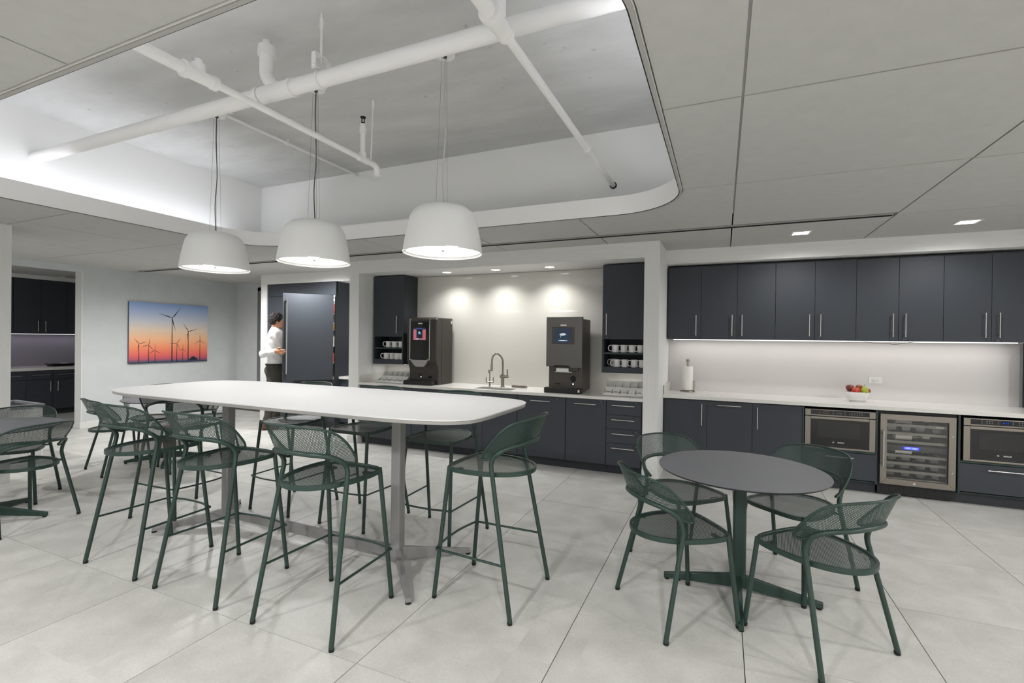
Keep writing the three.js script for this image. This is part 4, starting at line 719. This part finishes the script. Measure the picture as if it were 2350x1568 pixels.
    for (let k = 0; k < 5; k++) for (let j = 0; j < 2; j++) {
      const p = thing('tea_packet', pl, 'packet', [x - w / 2 + (k + 0.5) * w / 5, CT + (j ? 0.035 : 0.012), z + (j ? -0.03 : 0.075)], (rnd() - 0.5) * 0.3, grp);
      const g = rb(-w / 13, w / 13, 0, 0.05, -0.012, 0.012, 0.003); g.rotateX(-0.6 - rnd() * 0.2); part(p, 'wrapper', g, paperWhite); const g2 = bb(-w / 20, w / 20, 0.02, 0.03, 0.0122, 0.0126); g2.rotateX(-0.65); part(p, 'print', g2, std({ color: [0x8d8a86, 0x6f6d6a, 0xa39c94][(k + j) % 3], roughness: 0.8 }));
    }
  };
  rack(-4.2, -5.52, 0.46, 'white stepped tea rack on the counter left of the dark coffee machine', 'small white packet in the left tea rack', 'packets in the left tea rack');
  rack(-1.02, -5.56, 0.44, 'white stepped tea rack on the counter under the right mug cabinet', 'small white packet in the right tea rack', 'packets in the right tea rack');
}
{ // on the kitchen counter
  const CT = 0.872;
  const p = thing('paper_towel_holder', 'paper towel holder with a steel ball knob at the left of the kitchen counter', 'paper towel holder', [-0.384, CT, -6.2]);
  part(p, 'base', lathe([[0.001, 0], [0.085, 0], [0.088, 0.006], [0.084, 0.014], [0.02, 0.018], [0.001, 0.018]], 36), chrome);
  part(p, 'rod', [cyl(V(0, 0.015, 0), V(0, 0.365, 0), 0.011, 0.011, 14), ball(0, 0.378, 0, 0.021)], chrome);
  part(p, 'arm', [cyl(V(0.075, 0.012, 0.03), V(0.075, 0.12, 0.03), 0.006, 0.006, 10), ball(0.075, 0.125, 0.03, 0.01)], chrome);
  const roll = thing('paper_towel_roll', 'white quilted paper towel roll on the steel holder', 'paper towel', [-0.384, CT + 0.019, -6.2]);
  const rollBump = dataTex(128, (u, v) => { const c = 128 + 70 * Math.sin(u * 6.283 * 4) * Math.sin(v * 6.283 * 4); return [c, c, c]; }, false, 0.05);
  part(roll, 'sheets', lathe([[0.013, 0], [0.06, 0], [0.062, 0.004], [0.062, 0.281], [0.06, 0.285], [0.013, 0.285], [0.013, 0]], 40), std({ color: 0xeceae6, roughness: 0.95, bumpMap: rollBump, bumpScale: 0.001 }));
  const o = thing('power_outlet', 'white horizontal double power outlet on the kitchen backsplash', 'outlet', [1.52, 1.085, -6.34]);
  part(o, 'plate', rb(-0.059, 0.059, -0.036, 0.036, 0, 0.007, 0.003), whiteGloss); part(o, 'receptacle', rb(-0.034, 0.034, -0.017, 0.017, 0.007, 0.01, 0.002), whitePlastic);
  for (const s of [-1, 1]) { part(o, 'slot', [bb(s * 0.018 - 0.006, s * 0.018 - 0.004, -0.001, 0.007, 0.0098, 0.0104), bb(s * 0.018 + 0.004, s * 0.018 + 0.006, 0, 0.007, 0.0098, 0.0104), ball(s * 0.018, -0.008, 0.01, 0.0025)], blackMatte); }
  const b = thing('fruit_bowl', 'oval white footed bowl on the kitchen counter, holding fruit', 'bowl', [1.3, CT, -6.06]);
  const bw = lathe([[0.001, 0], [0.068, 0], [0.07, 0.004], [0.07, 0.012], [0.085, 0.016], [0.088, 0.024], [0.08, 0.03], [0.092, 0.045], [0.104, 0.075], [0.108, 0.098], [0.105, 0.101], [0.1, 0.098], [0.096, 0.075], [0.08, 0.044], [0.001, 0.034]], 48); bw.scale(1, 1, 0.72); part(b, 'bowl', bw, whiteGloss);
  const apple = (label, x, y, z, r, c, c2, rot) => {
    const a = thing('apple', label, 'apple', [1.3 + x, CT + y, -6.06 + z], rot);
    const tex = dataTex(128, (u, v) => { const k = Math.max(0, Math.min(1, 0.5 + 1.3 * fbm(u * 9, v * 2, 3, rot * 9))); return [0, 1, 2].map(i => c[i] * (1 - k) + c2[i] * k); });
    const g = lathe([[0.001, -0.82], [0.2, -0.9], [0.5, -0.82], [0.84, -0.4], [0.99, 0.1], [0.9, 0.55], [0.62, 0.84], [0.3, 0.86], [0.1, 0.74], [0.001, 0.7]].map(q => [q[0] * r, q[1] * r]), 28); part(a, 'flesh', g, phys({ map: tex, roughness: 0.3, clearcoat: 0.4, clearcoatRoughness: 0.2 }));
    part(a, 'stem', cyl(V(0, r * 0.7, 0), V(r * 0.08, r * 1.08, 0), r * 0.04, r * 0.05, 6), std({ color: 0x4a3524, roughness: 0.9 }));
  };
  apple('dark red apple at the left of the fruit bowl, highest', -0.06, 0.135, -0.02, 0.04, [96, 34, 26], [140, 70, 50], 1.1);
  apple('bright red apple at the front of the fruit bowl', -0.018, 0.112, 0.035, 0.04, [176, 34, 28], [214, 96, 70], 2.3);
  apple('reddish brown apple at the top middle of the fruit bowl', 0.022, 0.142, -0.025, 0.034, [126, 56, 24], [168, 92, 40], 0.4);
  apple('small brown-red apple at the right end of the fruit bowl', 0.088, 0.112, 0.0, 0.03, [130, 58, 26], [150, 80, 40], 1.9);
  const pe = thing('pear', 'yellow-green pear in the fruit bowl', 'pear', [1.3 + 0.055, CT + 0.12, -6.06 + 0.035], 0.6);
  part(pe, 'flesh', lathe([[0.001, -0.034], [0.018, -0.034], [0.032, -0.02], [0.036, 0.0], [0.03, 0.018], [0.02, 0.034], [0.012, 0.044], [0.001, 0.047]], 26), std({ color: 0xa3aa3e, roughness: 0.45 })); part(pe, 'stem', cyl(V(0, 0.045, 0), V(0.004, 0.066, 0), 0.0018, 0.002, 6), std({ color: 0x4a3524, roughness: 0.9 }));
}
// ------------------------------------------------------------------ microwaves and wine cooler
function microwave(x0, x1, label, lit) {
  const z = -5.735, y0 = 0.41, y1 = 0.806, cx = (x0 + x1) / 2, m = thing('microwave_drawer', label, 'microwave', [cx, y0, -6.0]), P = (par, n, g, mt) => part(par, n, (Array.isArray(g) ? merge(g) : g).translate(-cx, -y0, 6.0), mt);
  P(m, 'body', bb(x0 + 0.012, x1 - 0.012, y0, y1, -6.25, z - 0.03), blackMatte);
  P(m, 'control_frame', rb(x0, x1, 0.738, y1, z - 0.03, z, 0.003), stainless);
  const cp = P(m, 'control_panel', bb(x0 + 0.05, x1 - 0.05, 0.752, 0.798, z - 0.001, z + 0.0015), blackGloss);
  const k = []; for (const dx of [0.075, 0.11, 0.128, 0.146, 0.19, 0.29, 0.33, 0.35, 0.37, 0.39, 0.41, 0.43]) for (const dy of [0.767, 0.783]) k.push(bb(x0 + 0.05 + dx, x0 + 0.05 + dx + 0.007, dy, dy + 0.004, z + 0.0015, z + 0.0018)); P(cp, 'key_marks', k, std({ color: 0x9a9a98, roughness: 0.6 }));
  P(cp, 'display', bb(cx - 0.03, cx + 0.025, 0.765, 0.786, z + 0.0015, z + 0.0019), lit ? std({ color: 0x000000, emissive: 0x1c6dff, emissiveMap: canvasTex(128, 48, (c, w, h) => { c.fillStyle = '#000'; c.fillRect(0, 0, w, h); c.fillStyle = '#fff'; c.font = 'bold 40px monospace'; c.textAlign = 'center'; c.fillText('6:12', w / 2, 38); }), emissiveIntensity: 1.6 }) : std({ color: 0x3a3f40, roughness: 0.3 }));
  const d = P(m, 'door_frame', [rb(x0, x0 + 0.05, y0, 0.732, z - 0.03, z, 0.003), rb(x1 - 0.05, x1, y0, 0.732, z - 0.03, z, 0.003), rb(x0 + 0.05, x1 - 0.05, 0.706, 0.732, z - 0.03, z, 0.003), rb(x0 + 0.05, x1 - 0.05, y0, y0 + 0.018, z - 0.03, z, 0.003)], stainless);
  P(d, 'door_glass', bb(x0 + 0.05, x1 - 0.05, y0 + 0.018, 0.706, z - 0.02, z - 0.003), blackGloss);
  P(d, 'viewing_window', rb(x0 + 0.11, x1 - 0.125, y0 + 0.115, 0.682, z - 0.003, z - 0.0015, 0.001), std({ color: 0x1c1d1d, roughness: 0.12 }));
  P(d, 'brand_lettering', [lettering('BOSCH', 0.0125).translate(cx + 0.014, y0 + 0.062, z - 0.003), (() => { const g = new THREE.TorusGeometry(0.0065, 0.0011, 6, 20); return g.translate(cx - 0.05, y0 + 0.068, z - 0.0025); })(), bb(cx - 0.0545, cx - 0.0455, y0 + 0.0672, y0 + 0.0688, z - 0.003, z - 0.002)], std({ color: 0xd8d8d6, roughness: 0.5 }));
  P(d, 'vent_marks', [...Array(9)].map((_, i) => bb(cx - 0.08 + i * 0.018, cx - 0.074 + i * 0.018, y0 + 0.03, y0 + 0.032, z - 0.003, z - 0.0025)), std({ color: 0x777775, roughness: 0.6 }));
}
microwave(0.789, 1.385, 'stainless microwave drawer left of the wine cooler', false);
microwave(2.05, 2.642, 'stainless microwave drawer right of the wine cooler, blue clock lit', true);
{
  const x0 = 1.424, x1 = 2.0, cx = (x0 + x1) / 2, z = -5.735, t = thing('wine_cooler', 'stainless framed glass-door wine cooler between the two microwaves', 'wine cooler', [cx, 0, -6.05]), P = (par, n, g, mt) => part(par, n, (Array.isArray(g) ? merge(g) : g).translate(-cx, 0, 6.05), mt);
  P(t, 'cabinet_shell', [bb(x0 - 0.012, x0 + 0.01, 0.1, 0.822, -6.3, z - 0.035), bb(x1 - 0.01, x1 + 0.012, 0.1, 0.822, -6.3, z - 0.035), bb(x0 + 0.01, x1 - 0.01, 0.8, 0.822, -6.3, z - 0.035), bb(x0 + 0.01, x1 - 0.01, 0.1, 0.125, -6.3, z - 0.035), bb(x0 + 0.01, x1 - 0.01, 0.125, 0.8, -6.3, -6.28)], blackMatte);
  const f = 0.052, y0 = 0.118, y1 = 0.798;
  const miter = (a, b, c, d) => { const s = new THREE.Shape(); s.moveTo(...a); s.lineTo(...b); s.lineTo(...c); s.lineTo(...d); s.closePath(); return new THREE.ExtrudeGeometry(s, { depth: 0.028, bevelEnabled: true, bevelSize: 0.001, bevelThickness: 0.0015, bevelSegments: 1 }).translate(0, 0, z - 0.032); };
  const e = 0.0012, door = new THREE.Group(); door.name = 'door'; t.add(door);
  P(door, 'frame_rail', miter([x0 + e, y1], [x1 - e, y1], [x1 - f - e, y1 - f], [x0 + f + e, y1 - f]), stainless); P(door, 'frame_rail', miter([x0 + e, y0], [x0 + f + e, y0 + f], [x1 - f - e, y0 + f], [x1 - e, y0]), stainless);
  P(door, 'frame_stile', miter([x0, y0 + e], [x0 + f, y0 + f + e], [x0 + f, y1 - f - e], [x0, y1 - e]), stainless); P(door, 'frame_stile', miter([x1, y0 + e], [x1, y1 - e], [x1 - f, y1 - f - e], [x1 - f, y0 + f + e]), stainless);
  P(door, 'pane', bb(x0 + f, x1 - f, y0 + f, y1 - f, z - 0.02, z - 0.016), paneGlass);
  P(door, 'handle', bar(V(x0 + 0.018, 0.29, z), V(x0 + 0.018, 0.64, z), 0.035, 0.008), steel);
  P(door, 'lock', [cyl(V(cx - 0.02, y0 + 0.026, z - 0.004), V(cx - 0.02, y0 + 0.026, z + 0.004), 0.011, 0.011, 18), cyl(V(x1 - 0.026, 0.62, z - 0.004), V(x1 - 0.026, 0.62, z + 0.003), 0.006, 0.006, 12), cyl(V(x1 - 0.026, 0.28, z - 0.004), V(x1 - 0.026, 0.28, z + 0.003), 0.006, 0.006, 12)], steel);
  P(door, 'badge', [bb(x1 - 0.14, x1 - 0.09, 0.688, 0.69, z - 0.015, z - 0.014), bb(x1 - 0.14, x1 - 0.09, 0.699, 0.701, z - 0.015, z - 0.014), bb(x1 - 0.14, x1 - 0.138, 0.688, 0.701, z - 0.015, z - 0.014), bb(x1 - 0.092, x1 - 0.09, 0.688, 0.701, z - 0.015, z - 0.014)], whitePlastic);
  const wood = std({ color: 0x6c6960, roughness: 0.5 });
  const ys = [0.69, 0.61, 0.53, 0.395, 0.32, 0.243, 0.166];
  for (const y of ys) P(t, 'shelf', [bb(x0 + 0.045, x1 - 0.055, y - 0.012, y + 0.012, z - 0.06, z - 0.045), bb(x0 + 0.06, x0 + 0.07, y - 0.006, y, -6.26, z - 0.06), bb(x1 - 0.08, x1 - 0.07, y - 0.006, y, -6.26, z - 0.06), bb(cx - 0.005, cx + 0.005, y - 0.006, y, -6.26, z - 0.06)], wood);
  P(t, 'control_bar', bb(x0 + 0.02, x1 - 0.02, 0.445, 0.495, z - 0.1, z - 0.05), blackMatte);
  P(t, 'control_display', new THREE.PlaneGeometry(0.13, 0.03).translate(cx - 0.03, 0.472, z - 0.0495), std({ color: 0x000000, emissive: 0xffffff, emissiveMap: canvasTex(260, 60, (c, w, h) => { c.fillStyle = '#0505d8'; c.fillRect(0, 0, w, h); c.fillStyle = '#5f7dff'; c.fillRect(16, 8, w - 32, h - 16); c.fillStyle = '#dfe8ff'; c.font = 'bold 42px monospace'; c.textAlign = 'center'; c.fillText('40F 50F', w / 2, 45); }), emissiveIntensity: 1.3 }));
  P(t, 'touch_marks', [0.07, 0.1, 0.13, -0.11].map(d => ball(cx + d, 0.47, z - 0.0495, 0.004, 1, 1, 0.2, 10, 6)), std({ color: 0x77787a, roughness: 0.5 }));
  P(t, 'kick_grille', [bb(x0 - 0.01, x1 + 0.01, 0.012, 0.108, z - 0.05, z - 0.045), ...[...Array(9)].flatMap((_, i) => [0, 1, 2].map(j => bb(x0 + 0.02 + i * 0.06, x0 + 0.066 + i * 0.06, 0.03 + j * 0.024, 0.042 + j * 0.024, z - 0.045, z - 0.041)))], blackMatte);
  solo('wine_cooler_lamp', 'dim lamp inside the wine cooler', 'lamp', bb(cx - 0.15, cx + 0.15, 0.792, 0.798, -5.95, -5.93), glow(0xcfe0ff, 0.6)); rectLight(cx, 0.788, -5.9, 0.3, 0.05, 2.5, 0xdfe8ff, cx, 0, -5.9);
  // bottles
  const bottle = lathe([[0.001, 0], [0.034, 0], [0.037, 0.008], [0.037, 0.19], [0.03, 0.215], [0.0145, 0.24], [0.0135, 0.29], [0.016, 0.292], [0.016, 0.302], [0.001, 0.303]], 22);
  const lying = bottle.clone(); lying.rotateX(-Math.PI / 2); const across = bottle.clone(); across.rotateZ(-Math.PI / 2);
  const gl = phys({ color: 0x10160f, roughness: 0.1, clearcoat: 1 }), foil = std({ color: 0x6e6a62, metalness: 0.6, roughness: 0.4 });
  const labelPaper = std({ color: 0xe2dfd8, roughness: 0.8 });
  const rows = [[0.610, 'second shelf from the top'], [0.32, 'third shelf from the bottom'], [0.243, 'second shelf from the bottom'], [0.166, 'bottom shelf']];
  for (const [y, w] of rows) for (let i = 0; i < 4; i++) { // base end to the viewer
    const o = thing('wine_bottle', 'dark wine bottle lying base-out on the ' + w + ' of the wine cooler', 'bottle', [x0 + 0.105 + i * 0.115 + (rnd() - 0.5) * 0.012, y + 0.05, z - 0.075], 0, 'bottles on the ' + w + ' of the wine cooler');
    part(o, 'glass', lying.clone(), gl); part(o, 'neck_foil', cyl(V(0, 0, -0.245), V(0, 0, -0.305), 0.0165, 0.0165, 14), foil);
  }
  const sideways = [[0.69, 0, 'top shelf', 0x9c9a90], [0.53, 0, 'third shelf from the top', 0xb9b7ae], [0.395, 1, 'shelf below the blue display', 0xf0efec]];
  for (const [y, k, w, c] of sideways) {
    const o = thing('wine_bottle', 'wine bottle lying sideways in the wine cooler, pale label, ' + w, 'bottle', [x0 + 0.105, y + 0.05, z - 0.11]);
    part(o, 'glass', across.clone(), gl); part(o, 'label', new THREE.CylinderGeometry(0.0376, 0.0376, 0.13, 22, 1, true, -1.2, 2.6).rotateZ(-Math.PI / 2).translate(0.1, 0, 0), k ? labelPaper : std({ color: c, roughness: 0.8, side: THREE.DoubleSide })); part(o, 'neck_foil', cyl(V(0.25, 0, 0), V(0.305, 0, 0), 0.0165, 0.0165, 14), std({ color: 0xa9aaa6, metalness: 0.5, roughness: 0.4 }));
  }
}
// ------------------------------------------------------------------ picture on the left wall
{
  const tex = canvasTex(1024, 800, (c, w, h) => {
    const g = c.createLinearGradient(0, 0, 0, h); [[0, '#88a4d4'], [0.12, '#a6b9da'], [0.32, '#ccccd2'], [0.45, '#e6cfb8'], [0.6, '#f3ba8e'], [0.74, '#f4946a'], [0.86, '#e46a5e'], [0.93, '#bf5666'], [0.975, '#6a4a66'], [1, '#2b3a58']].forEach(s => g.addColorStop(...s)); c.fillStyle = g; c.fillRect(0, 0, w, h);
    c.fillStyle = '#3b4c6c'; c.beginPath(); c.moveTo(0, 790); c.quadraticCurveTo(300, 770, 520, 778); c.quadraticCurveTo(760, 770, 1024, 788); c.lineTo(1024, 800); c.lineTo(0, 800); c.fill();
    c.fillStyle = '#161b2a'; c.beginPath(); c.arc(820, 770, 44, Math.PI, 0); c.arc(850, 778, 32, Math.PI, 0); c.arc(785, 780, 28, Math.PI, 0); c.fill(); c.fillRect(0, 792, w, 8);
    const turb = (x, y, L, as, tw) => { c.fillStyle = '#1a1d22'; c.beginPath(); c.moveTo(x - tw * 0.45, y); c.lineTo(x + tw * 0.45, y); c.lineTo(x + tw, 796); c.lineTo(x - tw, 796); c.fill(); for (const a of as) { const t = a * Math.PI / 180, dx = Math.cos(t), dy = -Math.sin(t); c.beginPath(); c.moveTo(x, y); c.lineTo(x + dx * L * 0.22 - dy * L * 0.05, y + dy * L * 0.22 + dx * L * 0.05); c.lineTo(x + dx * L, y + dy * L); c.lineTo(x + dx * L * 0.2 + dy * L * 0.02, y + dy * L * 0.2 - dx * L * 0.02); c.fill(); } c.beginPath(); c.arc(x, y, tw * 1.1, 0, 7); c.fill(); };
    turb(527, 190, 195, [52, 163, 284], 8); turb(747, 372, 145, [122, 18, 263], 7); turb(116, 545, 108, [128, 18, 262], 5); turb(232, 560, 105, [80, 198, 312], 5); turb(310, 630, 95, [90, 212, 328], 4.5); turb(592, 545, 105, [62, 178, 298], 5); turb(672, 620, 70, [86, 206, 322], 4); turb(915, 500, 95, [92, 212, 328], 5.5);
  });
  const p = thing('wall_picture', 'canvas print of wind turbines at sunset on the grey left wall', 'picture', [-9.15, 1.515, -5.44], Math.PI / 2);
  part(p, 'canvas', bb(-0.668, 0.668, -0.525, 0.525, 0, 0.038), std({ color: 0x5b6272, roughness: 0.8 }));
  part(p, 'print', new THREE.PlaneGeometry(1.336, 1.05).translate(0, 0, 0.0385), std({ map: tex, roughness: 0.65 }));
}
// ------------------------------------------------------------------ person at the refrigerator
{
  const cap = (p, a, b, ra, rb) => { // tapered capsule distance
    const bx = b[0] - a[0], by = b[1] - a[1], bz = b[2] - a[2], px = p[0] - a[0], py = p[1] - a[1], pz = p[2] - a[2];
    const h = Math.max(0, Math.min(1, (px * bx + py * by + pz * bz) / (bx * bx + by * by + bz * bz))), dx = px - bx * h, dy = py - by * h, dz = pz - bz * h;
    return Math.sqrt(dx * dx + dy * dy + dz * dz) - (ra + (rb - ra) * h);
  };
  const smin = (a, b, k) => { const h = Math.max(0, k - Math.abs(a - b)) / k; return Math.min(a, b) - h * h * k / 4; };
  const ell = (p, c, r) => { const x = (p[0] - c[0]) / r[0], y = (p[1] - c[1]) / r[1], z = (p[2] - c[2]) / r[2], l = Math.sqrt(x * x + y * y + z * z); return (l - 1) * Math.min(...r); };
  function field(fn, c, half, n) { // mesh the zero set of fn in the cube c +- half
    const mc = new MarchingCubes(n, new THREE.MeshBasicMaterial(), false, false, 400000); mc.isolation = 0; mc.reset();
    for (let k = 0; k < n; k++) for (let j = 0; j < n; j++) for (let i = 0; i < n; i++) {
      const p = [c[0] + half * (2 * i / n - 1), c[1] + half * (2 * j / n - 1), c[2] + half * (2 * k / n - 1)];
      mc.field[k * n * n + j * n + i] = -fn(p);
    }
    mc.update(); const m = mc.count !== undefined ? mc.count : mc.geometry.drawRange.count, g = new THREE.BufferGeometry();
    g.setAttribute('position', new THREE.BufferAttribute(mc.positionArray.slice(0, m * 3), 3)); g.setAttribute('normal', new THREE.BufferAttribute(mc.normalArray.slice(0, m * 3), 3));
    g.scale(half, half, half); g.translate(...c); return g;
  }
  // local frame: +z ahead of the person, +x to their left, origin between the feet
  const turn = Math.atan2(0.64, -0.77), base = [-6.585, 0, -5.525];
  const person = thing('person', 'person in white shirt and dark trousers reaching round the open refrigerator door', 'person', base, turn);
  const toL = (x, y, z) => { const dx = x - base[0], dz = z - base[2], c = Math.cos(turn), s = Math.sin(turn); return [dx * c - dz * s, y, dx * s + dz * c]; };
  const HAND = toL(-6.235, 1.245, -5.315), WR = toL(-6.315, 1.25, -5.30), EL = toL(-6.58, 1.20, -5.30), SH = [-0.185, 1.5, 0.0];
  const hipL = [0.09, 0.95, 0], hipR = [-0.09, 0.95, 0], kneeL = [0.1, 0.52, 0.03], kneeR = [-0.1, 0.52, -0.03], ankL = [0.1, 0.09, 0.02], ankR = [-0.1, 0.1, -0.12];
  const SL = [0.185, 1.5, 0.02], ELL = [0.23, 1.22, 0.12], WRL = [0.16, 1.28, 0.36];
  const torso = (p, e) => { let d = ell(p, [0, 1.36, 0.0], [0.17 + e, 0.24 + e, 0.115 + e]); d = smin(d, ell(p, [0, 1.08, 0.0], [0.155 + e, 0.17 + e, 0.11 + e]), 0.1); d = smin(d, cap(p, SH, SL, 0.062 + e, 0.062 + e), 0.1); return d; };
  const arms = (p, e) => { let d = smin(cap(p, SH, EL, 0.056 + e, 0.044 + e), cap(p, EL, WR, 0.042 + e, 0.03 + e), 0.02); return Math.min(d, smin(cap(p, SL, ELL, 0.056 + e, 0.044 + e), cap(p, ELL, WRL, 0.042 + e, 0.03 + e), 0.02)); };
  const legs = (p, e) => { let d = ell(p, [0, 0.93, -0.015], [0.17 + e, 0.13 + e, 0.125 + e]); for (const [h, k, a] of [[hipL, kneeL, ankL], [hipR, kneeR, ankR]]) d = smin(d, smin(cap(p, h, k, 0.092 + e, 0.06 + e), cap(p, k, a, 0.06 + e, 0.042 + e), 0.04), 0.06); return d; };
  const headC = [0.0, 1.725, 0.035];
  const neck = p => cap(p, [0, 1.52, -0.01], [0, 1.68, 0.01], 0.058, 0.052);
  const head = p => { let d = ell(p, headC, [0.076, 0.115, 0.096]); d = smin(d, ell(p, [0, 1.665, 0.075], [0.05, 0.05, 0.055]), 0.05); d = smin(d, cap(p, [0, 1.735, 0.128], [0, 1.7, 0.148], 0.01, 0.016), 0.02); // nose
    for (const s of [-1, 1]) { d = smin(d, ell(p, [s * 0.078, 1.715, 0.025], [0.012, 0.032, 0.02]), 0.012); d = Math.max(d, -(ell(p, [s * 0.032, 1.738, 0.128], [0.016, 0.01, 0.012]))); }
    d = Math.max(d, -ell(p, [0, 1.668, 0.135], [0.025, 0.004, 0.012])); return smin(d, neck(p), 0.04); };
  const skinM = std({ color: 0xb98468, roughness: 0.55 });
  // right hand closing round the door edge: palm on the outside of the edge, four bent fingers and a thumb
  const dir = (a, b) => { const v = V(b[0] - a[0], b[1] - a[1], b[2] - a[2]); return v.normalize(); };
  const ahead = dir(WR, HAND), up = V(0, 1, 0), side = new THREE.Vector3().crossVectors(ahead, up).normalize();
  const at = (f, u, s) => { const v = V(...WR).addScaledVector(ahead, f).addScaledVector(up, u).addScaledVector(side, s); return [v.x, v.y, v.z]; };
  const fingers = [[0.03, 0.165, 0.082], [0.011, 0.178, 0.092], [-0.009, 0.172, 0.086], [-0.027, 0.155, 0.07]];
  const hand = p => {
    let d = smin(cap(p, at(0, 0, 0), at(0.05, 0.004, 0), 0.026, 0.032), cap(p, at(0.05, 0.018, 0), at(0.085, 0.02, 0), 0.02, 0.016), 0.02); d = smin(d, cap(p, at(0.05, -0.016, 0), at(0.08, -0.022, 0), 0.02, 0.015), 0.02);
    let f = 1; for (const [u, l, m] of fingers) { f = Math.min(f, smin(cap(p, at(0.078, u * 0.9, 0), at(0.118, u * 1.05, 0.006), 0.0098, 0.009), cap(p, at(0.118, u * 1.05, 0.006), at(l, u * 1.08, -0.006), 0.009, 0.0075), 0.004)); }
    const th = smin(cap(p, at(0.03, 0.022, 0), at(0.065, 0.055, 0.012), 0.013, 0.011), cap(p, at(0.065, 0.055, 0.012), at(0.1, 0.066, 0.008), 0.0105, 0.0085), 0.006);
    return smin(smin(d, f, 0.01), th, 0.014);
  };
  const handL = p => { let d = cap(p, WRL, [0.155, 1.29, 0.42], 0.026, 0.032); for (let k = 0; k < 4; k++) d = smin(d, smin(cap(p, [0.155, 1.265 + k * 0.019, 0.43], [0.155, 1.262 + k * 0.02, 0.475], 0.0098, 0.009), cap(p, [0.155, 1.262 + k * 0.02, 0.475], [0.14, 1.262 + k * 0.019, 0.505], 0.009, 0.0075), 0.004), 0.006); return smin(d, smin(cap(p, [0.15, 1.31, 0.39], [0.135, 1.345, 0.425], 0.013, 0.011), cap(p, [0.135, 1.345, 0.425], [0.13, 1.36, 0.46], 0.0105, 0.0085), 0.005), 0.012); };
  const core = p => smin(smin(torso(p, -0.008), legs(p, -0.008), 0.05), Math.min(arms(p, -0.007), neck(p)), 0.02);
  part(person, 'body', [field(core, [0, 0.95, 0], 1.0, 120), field(head, [0, 1.69, 0.04], 0.2, 96), field(hand, at(0.08, 0.01, 0), 0.13, 80), field(handL, [0.15, 1.3, 0.43], 0.12, 72)], skinM);
  const shirt = p => { const wob = 0.004 * Math.sin(p[1] * 60 + p[0] * 25) * Math.sin(p[2] * 40 + 1); let d = smin(torso(p, 0.012), arms(p, 0.013), 0.05) + wob; d = Math.max(d, 1.0 - p[1]); d = Math.max(d, p[1] - 1.6); const w = [p[0] - WR[0], p[1] - WR[1], p[2] - WR[2]]; const e = dir(EL, WR); d = Math.max(d, (w[0] * e.x + w[1] * e.y + w[2] * e.z) - 0.004 > 0 && Math.hypot(...w) < 0.2 ? 0.03 : d);
    let col = cap(p, [0, 1.545, -0.012], [0, 1.6, 0.0], 0.076, 0.066); col = Math.max(col, -cap(p, [0, 1.5, -0.01], [0, 1.7, 0.012], 0.06, 0.056)); return smin(d, col, 0.02); };
  part(person, 'shirt', field(shirt, [-0.02, 1.3, 0.06], 0.5, 128), std({ color: 0xe9e7e6, roughness: 0.85 }));
  const tr = p => { let d = legs(p, 0.012) + 0.003 * Math.sin(p[1] * 45 + p[0] * 30); d = Math.max(d, p[1] - 1.035); return Math.max(d, 0.06 - p[1]); };
  part(person, 'trousers', field(tr, [0, 0.53, -0.03], 0.56, 120), std({ color: 0x43403a, roughness: 0.9 }));
  part(person, 'belt', (() => { const g = new THREE.TorusGeometry(1, 0.09, 8, 48); g.rotateX(Math.PI / 2); g.scale(0.168, 0.2, 0.127); return moved(g, 0, 1.03, -0.005); })(), std({ color: 0x1d1b19, roughness: 0.5 }));
  const hair = p => { const n = 0.006 * Math.sin(p[0] * 160) * Math.sin(p[1] * 150 + 2) * Math.sin(p[2] * 155 + 1); let d = ell(p, [0, 1.755, 0.012], [0.094, 0.12, 0.112]) + n; d = Math.max(d, -(ell(p, [0, 1.685, 0.125], [0.085, 0.105, 0.085]))); return Math.max(d, 1.645 - p[1] - Math.max(0, p[2]) * -1.2); };
  part(person, 'hair', field(hair, [0, 1.76, 0.01], 0.16, 80), std({ color: 0x1c1715, roughness: 0.75 }));
  for (const a of [ankL, ankR]) { const sh = p => { let d = cap(p, [a[0], 0.05, a[2] - 0.03], [a[0], 0.038, a[2] + 0.16], 0.048, 0.038); d = smin(d, cap(p, [a[0], 0.06, a[2] - 0.02], [a[0], 0.11, a[2] - 0.01], 0.045, 0.042), 0.03); return Math.max(d, 0.002 - p[1]); }; part(person, 'shoe', field(sh, [a[0], 0.07, a[2] + 0.06], 0.2, 64), std({ color: 0x5a3a2a, roughness: 0.5 })); }
}
scene.traverse(o => { if (o.isMesh) { o.castShadow = true; o.receiveShadow = true; } });
renderer.render(scene, camera);
